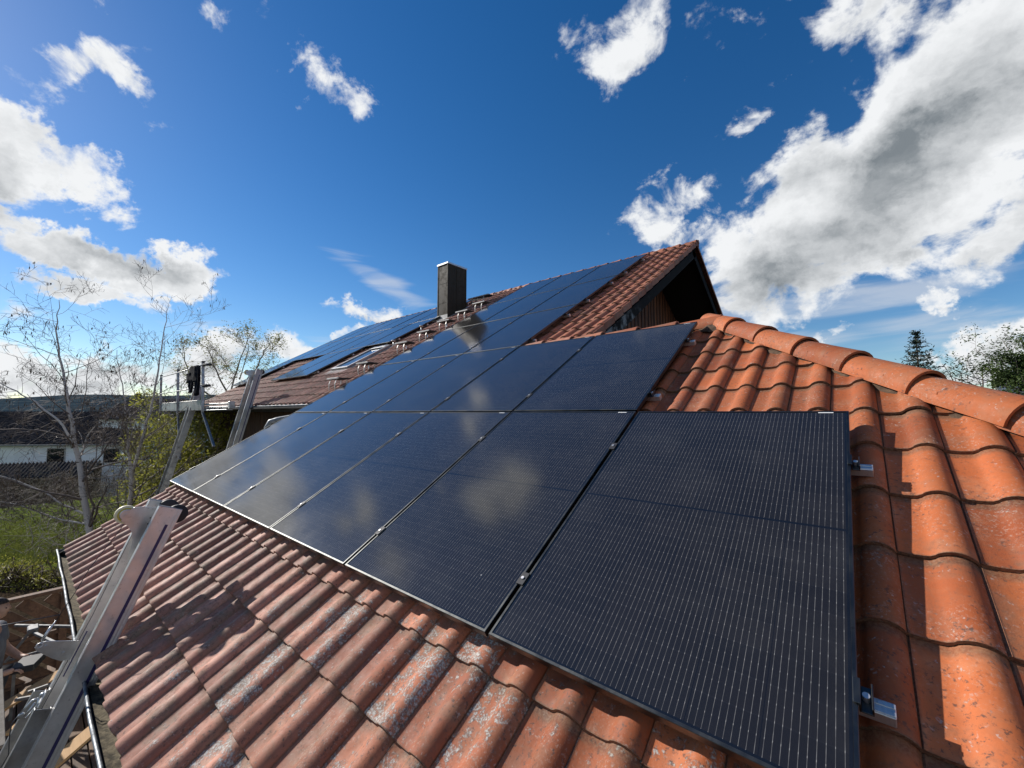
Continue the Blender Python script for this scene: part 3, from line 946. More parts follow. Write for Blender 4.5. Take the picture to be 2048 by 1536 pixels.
lay_caps(P(HU+.03, HS+.0, HP), P(UR-1.2, HS+.0, HP), 'ridge_cap_tile', aroof, .435, CAP, lift=.015)
lay_caps(P(UR+.08, SR, HP), P(UL-.05, SR, HP), 'ridge_cap_tile', mroof, .362, CAPO, lift=-.048)
# mortar bedding where tiles are cut against the hip and the peak
mb = MB()
def rough_strip(pa, pb, w, h, n, mbx, up=aN, seed=0):
    pa, pb = np.array(pa), np.array(pb); d = pb-pa; L = np.linalg.norm(d); d /= L; sd = np.cross(up, d); sd /= np.linalg.norm(sd)
    b = len(mbx.v); m = 7
    for i in range(n+1):
        for k in range(m):
            t = k/(m-1)*2-1
            q = pa+d*L*i/n
            nz = mnoise.noise(Vector((i*.47+seed, k*.9, seed)))
            ww = w*(1+.35*mnoise.noise(Vector((i*.31, 5+seed, t))))
            mbx.v.append(tuple(q+sd*t*ww + up*(h*(1-t*t)**.5 + .010*nz-.004)))
    for i in range(n):
        for k in range(m-1):
            mbx.f.append((b+i*m+k, b+(i+1)*m+k, b+(i+1)*m+k+1, b+i*m+k+1))
rough_strip(P(HU+3.9, HS-4.5, -.128), P(HU-.05, HS+.02, -.128), .085, .022, 150, mb, seed=1)
rough_strip(P(HU-.05, HS-.05, -.125), P(UR-.2, HS-.05, -.125), .085, .03, 60, mb, seed=4)
rough_strip(P(HU-.16, HS-.02, -.10), P(HU+.13, HS-.12, -.10), .10, .05, 16, mb, seed=9)
mb.build('mortar_bed', 'mortar', aroof, smooth=True)
# ---- gable end of the house, facing right
gx = UR-1.05
mb = MB()
yB, zB = -0.2, -2.9
gbase = []
wallf = thing  # (alias kept short)
# inner dark wall sheet
def roofz(y):
    return min((y*math.tan(SLOPE)), (2*apexY-y)*math.tan(SLOPE)) + HP/math.cos(SLOPE) - .18
yl, yr = 2.75, 2*apexY-2.75
mb.prism([(gx, yl, GZ), (gx, yr, GZ), (gx, yr, roofz(yr)), (gx, apexY, roofz(apexY)), (gx, yl, roofz(yl))], (-.12, 0, 0))
gw = mb.build('gable_wall', 'dark_felt', main)
WINV[gw.name] = Matrix.Identity(4)
y = yl+.02; k = 0
boards = 0
while y < yr-.14:
    w = .19+rng.uniform(-.015, .015)
    z1 = min(roofz(y+.005), roofz(y+w-.005))
    z0 = .9
    if z1 > z0+.1:
        b = MB(); b.box((gx+.016+rng.uniform(0, .004), y+w/2, (z0+z1)/2), .011, w/2-.004, (z1-z0)/2, bev=.003)
        b.build('board', 'gable_wood', gw)
        b = MB(); b.box((gx+.034, y+w, (z0+z1)/2-.03), .009, .022, (z1-z0)/2, bev=.002)
        b.build('cover_strip', 'batten_wood', gw)
    y += w
# soffit boarding under the gable overhang and barge boards
mb = MB()
for sgn, yy0 in ((1, None), (-1, None)):
    ax = aS if sgn > 0 else bS; an = aN if sgn > 0 else bN
    org = np.array([0, apexY, apexZ])
    Ls = 8.3 if sgn > 0 else 6.6
    a = org+aX*(UR+.02)-an*.145; 
    mb2 = MB()
    p0 = org+aX*(UR-.012)-an*.150
    mb2.box(p0-ax*(Ls/2+.02)-an*.06, .016, Ls/2, .085, aX, ax, an, bev=.003)
    mb2.build('barge_board', 'barge_paint', main)
    mb3 = MB(); mb3.box(org+aX*(UR-.52)-an*.20-ax*(Ls/2+.1), .50, Ls/2, .012, aX, ax, an)
    mb3.build('soffit', 'dark_felt', main)
# verge side of the last tile column (closing edge)
mb = MB()
for s in rows:
    if HS-.2 < s < SR-.1:
        mb.box(P(UR+.062, s+TR/2, -.150), .008, TR/2-.004, .048, aX, (aS*math.cos(.055)-aN*math.sin(.055)), (aN*math.cos(.055)+aS*math.sin(.055)), bev=.003)
mb.build('verge_trim', 'old_cap_tile', mroof)
mb = MB()
for j in range(19):
    mb.box(o0+aX*(UR+.062)-bS*(TR*(j+.5)-.03)-bN*.004, .007, TR/2-.004, .03, aX, bS, bN, bev=.003)
mb.build('verge_trim', 'old_cap_tile', broof)

# ---- front wall of the house beside the annex
wy = 2.62
mb = MB(); mb.box((-4.4, wy+.08, (GZ+1.0)/2-.02), 4.25, .06, (1.02-GZ)/2, ); fw = mb.build('front_wall', 'dark_felt', main); WINV[fw.name] = Matrix.Identity(4)
x = -8.63
while x < -.16:
    w = .14+rng.uniform(-.01, .01)
    b = MB(); b.box((x+w/2, wy+rng.uniform(-.004, .004), (1.04+GZ)/2), w/2-.006, .012, (1.04-GZ)/2, bev=.003)
    b.build('board', 'wall_wood', fw); x += w
mb = MB(); mb.box((-4.4, 2.28, 1.0), 4.6, .40, .012); mb.build('eaves_soffit', 'dark_felt', main)
mb = MB(); mb.box((-8.66, 8.25, -.9), .06, 5.55, 2.0); mb.build('side_wall', 'white_render', main)
# left verge board
mb = MB(); mb.box(P(UL-.015, (SE+SR)/2, -.20), .016, (SR-SE)/2, .09, aX, aS, aN); mb.build('barge_board', 'barge_paint', main)
# half-round gutter
def gutter(name, y, z, r, x0, x1, parent, mat, brackets=True, th=.004, sag=0.0):
    mb = MB(); n = 12; m = 24
    b = len(mb.v)
    for i in range(m+1):
        x = x0+(x1-x0)*i/m
        wob = .006*math.sin(i*2.3)+.004*math.sin(i*5.1)
        for rr in (r, r-th):
            for k in range(n+1):
                a = math.pi+math.pi*k/n
                mb.v.append((x, y+rr*math.cos(a)+wob*.5, z+rr*math.sin(a)+wob*.5))
    w = 2*(n+1)
    for i in range(m):
        for k in range(n):
            q = b+i*w+k; mb.f.append((q, q+1, q+w+1, q+w))
            q = b+i*w+n+1+k; mb.f.append((q, q+w, q+w+1, q+1))
    for e in (0, m):
        for k in range(n):
            q = b+e*w+k; mb.f.append((q, q+n+1, q+n+2, q+1))
    o = mb.build(name, mat, parent, smooth=True)
    mb = MB()
    pts = [(x0+(x1-x0)*i/24, y-r-.002+.003*math.sin(i*2.3), z+.004+.003*math.sin(i*2.3)) for i in range(25)]
    mb.tube(pts, .0095, 8)
    c = mb.build('bead', mat, o, smooth=True); c.matrix_basis = Matrix.Identity(4)
    mb = MB()
    for e in (x0, x1): mb.prism([(e, y+r*math.cos(math.pi+math.pi*k/10), z+r*math.sin(math.pi+math.pi*k/10)) for k in range(11)], (.003, 0, 0))
    c = mb.build('end_cap', mat, o); c.matrix_basis = Matrix.Identity(4)
    if brackets:
        mb = MB(); x = x0+.35
        while x < x1:
            mb.tube([(x, y+(r+.004)*math.cos(math.pi+math.pi*k/8), z+(r+.004)*math.sin(math.pi+math.pi*k/8)) for k in range(9)], .006, 5); x += .75
        c = mb.build('bracket', mat, o); c.matrix_basis = Matrix.Identity(4)
    return o
GY, GZ0 = -.853, -.752
ag = gutter('gutter', GY, GZ0, .068, AL-.17, 9.6, annex, 'zinc')
mb = MB(); b0 = len(mb.v)
for i in range(161):
    x = AL-.10+i*.062
    hgt = .012+.022*max(0, mnoise.noise(Vector((x*2.1, 0, 0)))+.25)
    for k in range(6):
        t = k/5*2-1
        nz = .010*mnoise.noise(Vector((x*9, k*1.3, 2)))
        mb.v.append((x, GY+t*.048, GZ0-.052+hgt+nz+.010*t*t))
for i in range(160):
    for k in range(5): mb.f.append((b0+i*6+k, b0+(i+1)*6+k, b0+(i+1)*6+k+1, b0+i*6+k+1))
c = mb.build('moss_litter', 'moss', ag, smooth=True); c.matrix_basis = Matrix.Identity(4)
gutter('gutter', 1.99, 1.035, .062, UL-.02, AL+.06, main, 'zinc')
# annex fascia, soffit and walls
mb = MB(); mb.box((4.6, -.735, -.86), 4.9, .014, .10); mb.build('fascia', 'fence_wood', annex)
mb = MB(); mb.box((4.6, -.45, -.93), 4.9, .30, .012); mb.build('soffit', 'fence_wood', annex)
mb = MB(); mb.box((4.6, -.13, (GZ-.94)/2), 4.4, .08, (-.94-GZ)/2); mb.build('wall', 'white_render', annex)
mb = MB()
mb.prism([(.16, -.13, GZ), (.16, wy, GZ), (.16, wy, 1.2), (.16, -.13, -.55)], (.16, 0, 0)); mb.build('wall', 'white_render', annex)
mb = MB(); mb.box(P(AL+.03, (AE+HS)/2-.6, -.25), .014, (HS-AE)/2-.5, .07, aX, aS, aN); mb.build('barge_board', 'barge_paint', annex)
# downpipe elbow from the upper gutter
mb = MB()
e0 = np.array([AL-.28, 1.97, 1.0])
mb.tube([e0, e0+(0, -.01, -.06), e0+(-.02, -.04, -.12), e0+(-.10, -.16, -.17), e0+(-.26, -.36, -.22), e0+(-.34, -.46, -.26), e0+(-.37, -.50, -.36), e0+(-.37, -.50, -.9)], .045, 12)
mb.build('downpipe', 'zinc', main, smooth=True)

# ---- chimney
ch = thing('chimney', 'tall dark metal-clad chimney with a pale cap rising from the tiles', 'chimney', (CH_U-CH_W/2, CH_Y+CH_D/2, 3.4))
ctop = 3.560+1.62
cx0, cx1, cy0, cy1 = CH_U-CH_W, CH_U, CH_Y, CH_Y+CH_D
mb = MB(); mb.box(((cx0+cx1)/2, (cy0+cy1)/2, (3.2+ctop)/2), CH_W/2, CH_D/2, (ctop-3.2)/2, bev=.008)
mb.build('cladding', 'chimney_metal', ch)
mb = MB()
for (a, b) in ((cx0, cy0), (cx1, cy0), (cx1, cy1), (cx0, cy1)):
    sx = 1 if a == cx1 else -1; sy = 1 if b == cy1 else -1
    mb.box((a-sx*.014, b-sy*.014, (3.2+ctop)/2-.01), .022, .022, (ctop-3.2)/2-.01, bev=.004)
mb.box((cx1+.003, (cy0+cy1)/2-.02, (3.2+ctop)/2-.02), .006, .010, (ctop-3.2)/2-.03, bev=.002)
mb.build('corner_trim', 'chimney_metal', ch)
mb = MB()
for z in (4.05, 4.62): mb.box(((cx0+cx1)/2, (cy0+cy1)/2, z), CH_W/2+.0035, CH_D/2+.0035, .006, bev=.001)
mb.build('seam', 'chimney_metal', ch)
mb = MB(); mb.tube([((cx0+cx1)/2, (cy0+cy1)/2, ctop), ((cx0+cx1)/2, (cy0+cy1)/2, ctop+.05)], .11, 16); mb.build('flue', 'dull_alu', ch, smooth=False)
mb = MB(); mb.box(((cx0+cx1)/2, (cy0+cy1)/2, ctop+.018), CH_W/2+.022, CH_D/2+.022, .026, bev=.004)
mb.build('cap', 'alu', ch)
mb = MB()
q = lambda x, y, dh: (x, y, y*math.tan(SLOPE)+HP/math.cos(SLOPE)+dh)
mb.prism([q(cx0-.10, cy0-.16, .055), q(cx1+.06, cy0-.16, .055), q(cx1+.06, cy0+.01, .055), q(cx0-.10, cy0+.01, .055)], (0, 0, .006))
mb.prism([q(cx1-.01, cy0-.05, .05), q(cx1+.10, cy0-.05, .05), q(cx1+.10, cy1+.1, .05), q(cx1-.01, cy1+.1, .05)], (0, 0, .006))
mb.prism([q(cx0-.02, cy0-.012, .05), q(cx1+.01, cy0-.012, .05), q(cx1+.01, cy0-.012, .16), q(cx0-.02, cy0-.012, .16)], (0, .008, 0))
mb.build('flashing', 'white_metal', ch)

# ---- skylight
sk = thing('skylight', 'roof window with pale glass set in the tiles beside the left solar array', 'skylight', P((SK_U0+SK_U1)/2, SK_S0, -.1))
def usbox(mb, u0_, u1_, s0_, s1_, h0_, h1_, bev=.004):
    return mb.box(P((u0_+u1_)/2, (s0_+s1_)/2, (h0_+h1_)/2), (u1_-u0_)/2, (s1_-s0_)/2, (h1_-h0_)/2, aX, aS, aN, bev)
mb = MB(); fr = .075
usbox(mb, SK_U0, SK_U0+fr, SK_S0, SK_S1, -.13, -.045); usbox(mb, SK_U1-fr, SK_U1, SK_S0, SK_S1, -.13, -.045)
usbox(mb, SK_U0+fr, SK_U1-fr, SK_S0, SK_S0+fr, -.13, -.047); usbox(mb, SK_U0+fr, SK_U1-fr, SK_S1-fr*1.6, SK_S1, -.13, -.035)
mb.build('frame', 'dull_alu', sk)
mb = MB(); usbox(mb, SK_U0+fr-.004, SK_U1-fr+.004, SK_S0+fr-.004, SK_S1-fr, -.09, -.066); mb.build('pane', 'sky_glass', sk)
mb = MB(); usbox(mb, SK_U0-.10, SK_U1+.10, SK_S0-.20, SK_S0-.004, -.118, -.100); usbox(mb, SK_U0-.09, SK_U0-.004, SK_S0, SK_S1+.1, -.118, -.098); usbox(mb, SK_U1+.004, SK_U1+.09, SK_S0, SK_S1+.1, -.118, -.098)
mb.build('flashing', 'zinc', sk)

# ================================================================== SOLAR PANELS
def panel_meshes():
    fw_, fh = .0115, .030
    mb = MB()
    # mitred frame with small outer bevels, seen from above as a slim lip
    def ring(x0, x1, y0, y1, z): return [(x0, y0, z), (x1, y0, z), (x1, y1, z), (x0, y1, z)]
    rings = [ring(0, PW, 0, PH, -fh), ring(0, PW, 0, PH, -.0016), ring(.0016, PW-.0016, .0016, PH-.0016, 0), ring(fw_-.001, PW-fw_+.001, fw_-.001, PH-fw_+.001, 0), ring(fw_, PW-fw_, fw_, PH-fw_, -.0035)]
    for r in rings: mb.v += r
    for k in range(len(rings)-1):
        for i in range(4):
            j = (i+1) % 4
            mb.f.append((k*4+i, k*4+j, (k+1)*4+j, (k+1)*4+i))
    mb.f.append((3, 2, 1, 0))
    fme = mb.mesh('frame', 'black_alu')
    mb = MB(); mb.add([(fw_, fw_, -.0030), (PW-fw_, fw_, -.0030), (PW-fw_, PH-fw_, -.0030), (fw_, PH-fw_, -.0030)], [(0, 1, 2, 3)])
    gme = mb.mesh('glass', 'solar_glass')
    mb = MB(); mb.box((PW-.095, PH-.0165, -.0019), .032, .0033, .0006); sme = mb.mesh('sticker', 'white_sticker')
    return fme, gme, sme
FM, GM, SM = panel_meshes()
ordn = ['first', 'second', 'third', 'fourth', 'fifth', 'sixth']
rown = {0: 'bottom', 1: 'second lowest', 2: 'middle', 3: 'second highest', 4: 'top'}
lrow = {2: 'lowest', 3: 'middle', 4: 'top'}
def panel_label(i, j, f):
    if f == 'R':
        n = [6, 5, 3, 3, 3][j]
        if j == 0 and i == 5: return 'largest-looking black solar panel, beside the orange tiles at near right'
        if j == 0 and i == 0: return 'solar panel at the far left end of the bottom row, reflecting pale cloud'
        if j == 1 and i == 4: return 'solar panel whose upper corner nearly touches the annex ridge'
        return 'black solar panel, %s from left in the %s row of the near array' % (ordn[i], rown[j])
    if j == 2 and i == 5: return 'lone low solar panel along the far left edge of the house roof'
    if j == 2: return 'solar panel in the low pair left of the skylight, %s of the two' % ('nearer' if i == 1 else 'farther')
    return 'solar panel behind the chimney, %s from right in the %s row of the far array' % (ordn[i], lrow[j])
ROT = Matrix(((aX[0], aS[0], aN[0]), (aX[1], aS[1], aN[1]), (aX[2], aS[2], aN[2]))).to_4x4()
for (u, s, i, j, f) in panels:
    e = bpy.data.objects.new('solar_panel', None); COL.objects.link(e)
    e.matrix_world = Matrix.Translation(Vector(P(u, s, rng.normal(0, .0008)))) @ ROT @ Matrix.Rotation(rng.normal(0, .0012), 4, 'X') @ Matrix.Rotation(rng.normal(0, .0012), 4, 'Y')
    tag(e, panel_label(i, j, f), 'solar panel', 'solar panels of the near array' if f == 'R' else 'solar panels of the far array behind the chimney')
    for nm, me in (('frame', FM), ('glass', GM)) + ((('sticker', SM),) if f == 'R' and j < 2 else ()):
        o = bpy.data.objects.new(nm, me); COL.objects.link(o); o.parent = e

# rails with clamps
def rail(u0_, u1_, s, joints, ends, label):
    e = thing('mounting_rail', label, 'mounting rail', P(u0_, s, -.06), 'aluminium rails carrying the solar panels')
    mb = MB(); usbox(mb, u0_, u1_, s-.020, s+.020, -.072, -.034, .002)
    usbox(mb, u0_, u1_, s-.016, s-.004, -.0345, -.0318, .0008); usbox(mb, u0_, u1_, s+.004, s+.016, -.0345, -.0318, .0008)
    mb.build('rail', 'alu', e)
    for u in joints:
        mb = MB(); usbox(mb, u-.0195, u+.0195, s-.032, s+.032, .0012, .0045, .001); usbox(mb, u-.008, u+.008, s-.03, s+.03, -.033, .0012, .001)
        c = mb.build('clamp', 'rubber', e); WINV[c.name] = Matrix.Identity(4)
        mb = MB(); p = P(u, s, .0045); mb.tube([p, p+aN*.005], .0075, 10); mb.build('bolt', 'alu', c, smooth=False)
    for (u, sg) in ends:
        mb = MB()
        usbox(mb, *sorted((u-sg*.010, u+sg*.006)), s-.035, s+.035, .0012, .0045, .001)
        usbox(mb, *sorted((u+sg*.002, u+sg*.006)), s-.035, s+.035, -.032, .0012, .001)
        usbox(mb, *sorted((u+sg*.006, u+sg*.032)), s-.035, s+.035, -.032, -.027, .001)
        usbox(mb, *sorted((u+sg*.028, u+sg*.032)), s-.035, s+.035, -.027, -.004, .001)
        c = mb.build('clamp', 'black_alu', e); WINV[c.name] = Matrix.Identity(4)
        mb = MB(); p = P(u+sg*.017, s, -.027); mb.tube([p, p+aN*.020], .0085, 12); mb.build('bolt', 'alu', c)
    # roof hooks along the rail
    x = u0_+.35
    mb = MB()
    while x < u1_-.1:
        mb = MB(); usbox(mb, x-.015, x+.015, s-.09, s-.02, -.078, -.073, .001); usbox(mb, x-.015, x+.015, s-.095, s-.09, -.12, -.073, .001); x += .82
        mb.build('roof_hook', 'galv', e)
for j, n in enumerate([6, 5, 3, 3, 3]):
    for k, so_ in enumerate((.285, 1.335)):
        s = j*PYP+so_
        ur = n*PXP-.01
        lab = ('aluminium rail under the %s row of the near array, %s of two' % (rown[j], 'lower' if k == 0 else 'upper'))
        if j == 0: lab = 'aluminium rail end beside the shaded orange tiles, %s of two' % ('lower' if k == 0 else 'upper')
        rail(-.06, ur+.075, s, [i*PXP for i in range(1, n)], [(ur, 1), (.01, -1)], lab)
for (j, a, b, js) in ((4, LU-6*PXP, LU, range(1, 6)), (3, LU-6*PXP, LU, range(1, 6)), (2, LU-3*PXP, LU-PXP, [2]), (2, LU-6*PXP, LU-5*PXP, [])):
    for k, so_ in enumerate((.285, 1.335)):
        where = 'low pair' if len(js) == 1 else 'lone low panel' if not js else lrow[j]+' row'
        rail(a-.05, b+.05, j*PYP+so_, [LU-q*PXP for q in js], [(b-.01, 1), (a+.01, -1)], 'aluminium rail under the %s of the far array, %s of its two' % (where, 'lower' if k == 0 else 'upper'))

# ================================================================== ROOF STEPS
def roof_step(u, s, label, wide=.44):
    e = thing('roof_step', label, 'roof step', P(u, s, -.1), 'chimney sweep steps up the tiles')
    # level tread of dark grating with a pale front edge, on two bent brackets
    Y = np.array([0, 1.0, 0]); Z = np.array([0, 0, 1.0]); X = aX
    f = P(u, s, -.1)+Z*.24
    mb = MB(); mb.bar(f-X*wide/2, f+X*wide/2, .020, .030, bev=.003); mb.build('front_edge', 'white_metal', e)
    mb = MB()
    for k in range(7): mb.bar(f-X*wide/2+Y*(.03+k*.032), f+X*wide/2+Y*(.03+k*.032), .007, .022)
    for k in range(12):
        a = f-X*(wide/2-.01)+X*k*(wide-.02)/11; mb.bar(a, a+Y*.235, .006, .018)
    mb.build('grating', 'black_mesh', e)
    for sg in (-1, 1):
        a = f+X*sg*wide*.26
        mb = MB()
        pts = [a+Y*.03-Z*.012, a+Y*.01-Z*.04, a-Y*.012-Z*.10, a-Y*.012-Z*.17, a+Y*.0-Z*.235, a-Y*.07-Z*.285]
        for p_, q_ in zip(pts[:-1], pts[1:]): mb.bar(p_, q_, .024, .008, up=(0, 1, .2))
        mb.build('bracket', 'white_metal', e)
        mb = MB(); mb.bar(a+Y*.22-Z*.01, P(a[0], s+.26, -.09), .02, .006, up=(0, -.5, .8)); mb.build('stay', 'galv', e)
steps = [(-.50, 2.72, 'lowest roof step, nearest the eaves gutter'), (-.53, 3.41, 'second lowest roof step on the tile strip'), (-.53, 4.45, 'third roof step up, level with the skylight top'),
         (-.50, 5.10, 'fourth roof step up, between skylight and chimney'), (-.53, 5.80, 'roof step directly in front of the chimney foot'), (-.53, 6.49, 'roof step beside the dark right face of the chimney'),
         (-.49, 7.14, 'roof step just above the chimney, below the ridge')]
for (u, s, l) in steps: roof_step(u, s, l)
roof_step(-1.40, 8.17, 'wide highest roof step behind the chimney near the ridge', .85)
for (u, s, l) in ((-1.617, 6.02, 'small pale mushroom vent cap standing just below the chimney'), (-1.56, 5.02, 'small pale mushroom vent cap above the skylight')):
    e = thing('vent_cap', l, 'roof vent', P(u, s, -.1), 'small vents on the tiles')
    p = P(u, s, -.1); Z = np.array([0, 0, 1.0])
    mb = MB(); mb.tube([p, p+Z*.17], .014, 8); mb.build('pipe', 'galv', e, smooth=True)
    mb = MB(); mb.tube([p+Z*.165, p+Z*.172, p+Z*.185, p+Z*.20, p+Z*.206], [.05, .058, .052, .03, .006], 14); mb.build('cap', 'white_metal', e, smooth=True)

# ================================================================== LADDER HOISTS
def leaning(x, y0, z0, th, t):
    return np.array([x, y0+math.cos(th)*t, z0+math.sin(th)*t])
def rail_profile(mb, x, y0, z0, th, t0, t1, depth, width, wall=.006, mat=None):
    """channel section: web faces +X, flanges front and back"""
    d = np.array([0, math.cos(th), math.sin(th)]); n = np.array([0, math.sin(th), -math.cos(th)])   # n points to the back (roof side)
    a = leaning(x, y0, z0, th, t0); b = leaning(x, y0, z0, th, t1)
    c = (a+b)/2; L = np.linalg.norm(b-a)/2
    mb.box(c+n*depth/2, wall/2, L, depth/2, aX, d, n, .001)                                   # web
    mb.box(c+n*wall/2-aX*width/2, width/2, L, wall/2, aX, d, n, .001)
    mb.box(c+n*(depth-wall/2)-aX*width/2, width/2, L, wall/2, aX, d, n, .001)
def hoist(xr, gap, y0, z0, thd, t_top, t_bot, depth, label, loc, lower=None, fine=True):
    th = R_(thd)
    d = np.array([0, math.cos(th), math.sin(th)]); n = np.array([0, math.sin(th), -math.cos(th)])
    e = thing('ladder_hoist', label, 'ladder hoist', loc)
    for x, nm in ((xr, 'rail'), (xr-gap, 'rail')):
        mb = MB(); rail_profile(mb, x, y0, z0, th, t_bot, t_top, depth, .034)
        # raised ribs along the web
        a = leaning(x, y0, z0, th, t_bot); b = leaning(x, y0, z0, th, t_top); c = (a+b)/2; L = (t_top-t_bot)/2
        mb.box(c+n*(depth*.035)+aX*.005, .003, L, depth*.035, aX, d, n, .001)
        mb.box(c+n*(depth*.95)+aX*.005, .003, L, depth*.05, aX, d, n, .001)
        mb.box(c+n*(depth*.80)+aX*.004, .002, L, depth*.018, aX, d, n, .001)
        r = mb.build(nm, 'alu' if fine else 'dull_alu', e); WINV[r.name] = Matrix.Identity(4)
        if x == xr or not fine:
            mb = MB(); mb.box(c+n*(depth*.66)+aX*.0042-d*.05, .0012, L-.06, depth*.062, aX, d, n); mb.build('stripe', 'stripe_blue', r)
        mb = MB(); mb.box(leaning(x, y0, z0, th, t_top)+n*depth/2-aX*.017, .018, .003, depth/2+.002, aX, d, n); mb.build('end_cap', 'zinc', r)
    mb = MB(); k = t_bot+.18
    while k < t_top-.2:
        p = leaning(xr-.003, y0, z0, th, k)+n*depth*.62; mb.tube([p, p-aX*(gap-.0)], .014, 8); k += .28
    mb.build('rung', 'dull_alu', e)
    # head rollers
    for x in (xr-.036, xr-gap+.02):
        p = leaning(x, y0, z0, th, t_top-.035)+n*(depth*.93)
        mb = MB(); mb.disc(p, aX, depth*.46, .026, 28); w = mb.build('roller', 'rubber', e); smooth_angle(w); WINV[w.name] = Matrix.Identity(4)
        mb = MB(); mb.tube([p-aX*.02, p+aX*.02], .009, 10); mb.build('axle', 'galv', w)
    # gusset plate with the nose pulley
    x = xr-gap*.42 if fine else xr-gap*.5
    def q(t, s_): return leaning(x, y0, z0, th, t)+n*s_
    T = t_top
    poly = [q(T-.07, depth*.75), q(T-.02, depth*.35), q(T-.03, 0.0), q(T-.035, -depth*.35), q(T-.05, -depth*.72), q(T-.09, -depth*.98), q(T-.145, -depth*.95), q(T-.17, -depth*.62), q(T-.20, -depth*.35), q(T-.26, -depth*.12), q(T-.36, depth*.02), q(T-.44, depth*.3), q(T-.42, depth*.55)]
    mb = MB(); mb.prism(poly, (.007, 0, 0)); pl_ = mb.build('gusset_plate', 'galv', e); WINV[pl_.name] = Matrix.Identity(4)
    p = q(T-.105, -depth*.86)
    mb = MB(); mb.disc(p-aX*.020, aX, depth*.44, .026, 30, .2); w = mb.build('nose_pulley', 'cream_plastic', e); smooth_angle(w); WINV[w.name] = Matrix.Identity(4)
    mb = MB(); mb.disc(p-aX*.004, aX, depth*.34, .004, 26, .02); mb.build('rim', 'yellow_plastic', w)
    mb = MB(); mb.disc(p+aX*.001, aX, depth*.27, .010, 24, .1); mb.tube([p, p+aX*.014], .010, 8); mb.build('hub', 'galv', w)
    mb = MB()
    for (a, b) in ((-.10, .1), (-.14, .12), (-.33, .35)): pp = q(T+a, depth*b); mb.tube([pp, pp+aX*.0085], .004, 8)
    mb.build('bolt', 'rubber', pl_)
    return e, th, d, n
A, thA, dA, nA = hoist(3.285, .335, -.985, -.70, 69.0, 1.024, -2.55, .135, 'aluminium ladder hoist with blue stripe and cream pulley leaning on the near gutter', (3.1, -1.9, GZ))
# lower overlapping section, bracket and cables of the near hoist
mb = MB()
for x in (3.245, 2.995):
    rail_profile(mb, x, -.985-.075*math.sin(thA), -.70+.075*math.cos(thA), thA, -2.6, -.16, .075, .03)
mb.build('lower_section', 'dull_alu', A)
def qa(x, t, s_): return leaning(x, -.985, -.70, thA, t)+nA*s_
mb = MB(); mb.prism([qa(3.12, .156, -.015), qa(3.12, .156, -.165), qa(3.12, .148, -.19), qa(3.12, .122, -.200), qa(3.12, .105, -.185), qa(3.12, .06, -.095), qa(3.12, .045, -.05), qa(3.12, .050, -.01)], (.006, 0, 0))
br = mb.build('bracket_plate', 'galv', A); WINV[br.name] = Matrix.Identity(4)
mb = MB(); mb.tube([qa(3.13, .135, -.185)+np.array([0, math.cos(a)*.013, math.sin(a)*.013]) for a in np.linspace(0, 2*math.pi, 13)], .0035, 6, cap=False); mb.build('eye', 'alu', br, smooth=True)
mb = MB()
for pp in (qa(3.12, .09, -.06), qa(3.12, .128, -.155)): mb.tube([pp, pp+aX*.012], .007, 10)
mb.build('bolt', 'galv', br)
mb = MB(); mb.box(qa(3.14, .09, -.004), .003, .125, .003, aX, dA, nA); mb.build('strip', 'stripe_blue', br)
mb = MB(); mb.box(qa(3.12, -.155, -.045), .020, .040, .002, aX, dA, nA, .001); mb.build('white_plate', 'white_sticker', A)
mb = MB(); mb.tube([qa(3.125, .135, -.185), qa(3.12, .19, -.180), qa(3.12, .27, -.171)], [.003, .007, .003], 8); mb.tube([qa(3.12, .16, -.190), qa(3.12, .235, -.180)], .004, 8); mb.build('turnbuckle', 'galv', A, smooth=True)
mb = MB()
mb.tube([qa(3.12, .27, -.171), qa(3.12, .428, -.155), qa(3.12, .577, -.149), qa(3.12, .818, -.103), qa(3.12, .93, -.10)], .0022, 5)
mb.tube([qa(3.12, .30, -.168), qa(2.9, .15, -.45), qa(2.4, -.3, -.85), (.2, -1.5, -1.9)], .003, 5)
mb.tube([qa(3.1, T_, s_) for T_, s_ in ((1.0-.10, -.03), (.3, -.01), (-.4, -.02), (-1.2, -.06))], .002, 5)
mb.tube([qa(3.12, -.225, -.105), qa(3.12, -.27, -.118), qa(3.12, -.33, -.10), qa(3.12, -.43, -.06), qa(3.12, -.6, -.07)], .0028, 5)
mb.build('cable', 'cable', A, smooth=True)
mb = MB()
mb.tube([qa(3.12, -.148, -.06), qa(3.12, -.16, -.085), qa(3.12, -.225, -.106), qa(3.12, -.25, -.07), qa(3.12, -.185, -.05), qa(3.12, -.15, -.06)], .0045, 7); mb.tube([qa(3.14, -.165, -.07), qa(3.14, -.235, -.085)], .004, 6); mb.disc(qa(3.12, -.135, -.05), aX, .014, .012, 16); mb.disc(qa(3.12, -.235, -.095), aX, .016, .012, 16)
mb.build('handle', 'galv', A, smooth=True)
mb = MB(); mb.box(qa(3.17, -.80, -.16), .05, .30, .03, aX, dA, nA, .008); mb.box(qa(3.10, -1.02, -.20), .12, .10, .05, aX, dA, nA, .02); mb.build('carriage', 'dull_alu', A)

B, thB, dB, nB = hoist(-3.20, .34, 1.78, 1.00, 77.0, .90, -4.1, .13, 'grey ladder hoist leaning on the far gutter with pulley head above the tiles', (-3.4, .9, GZ), fine=False)
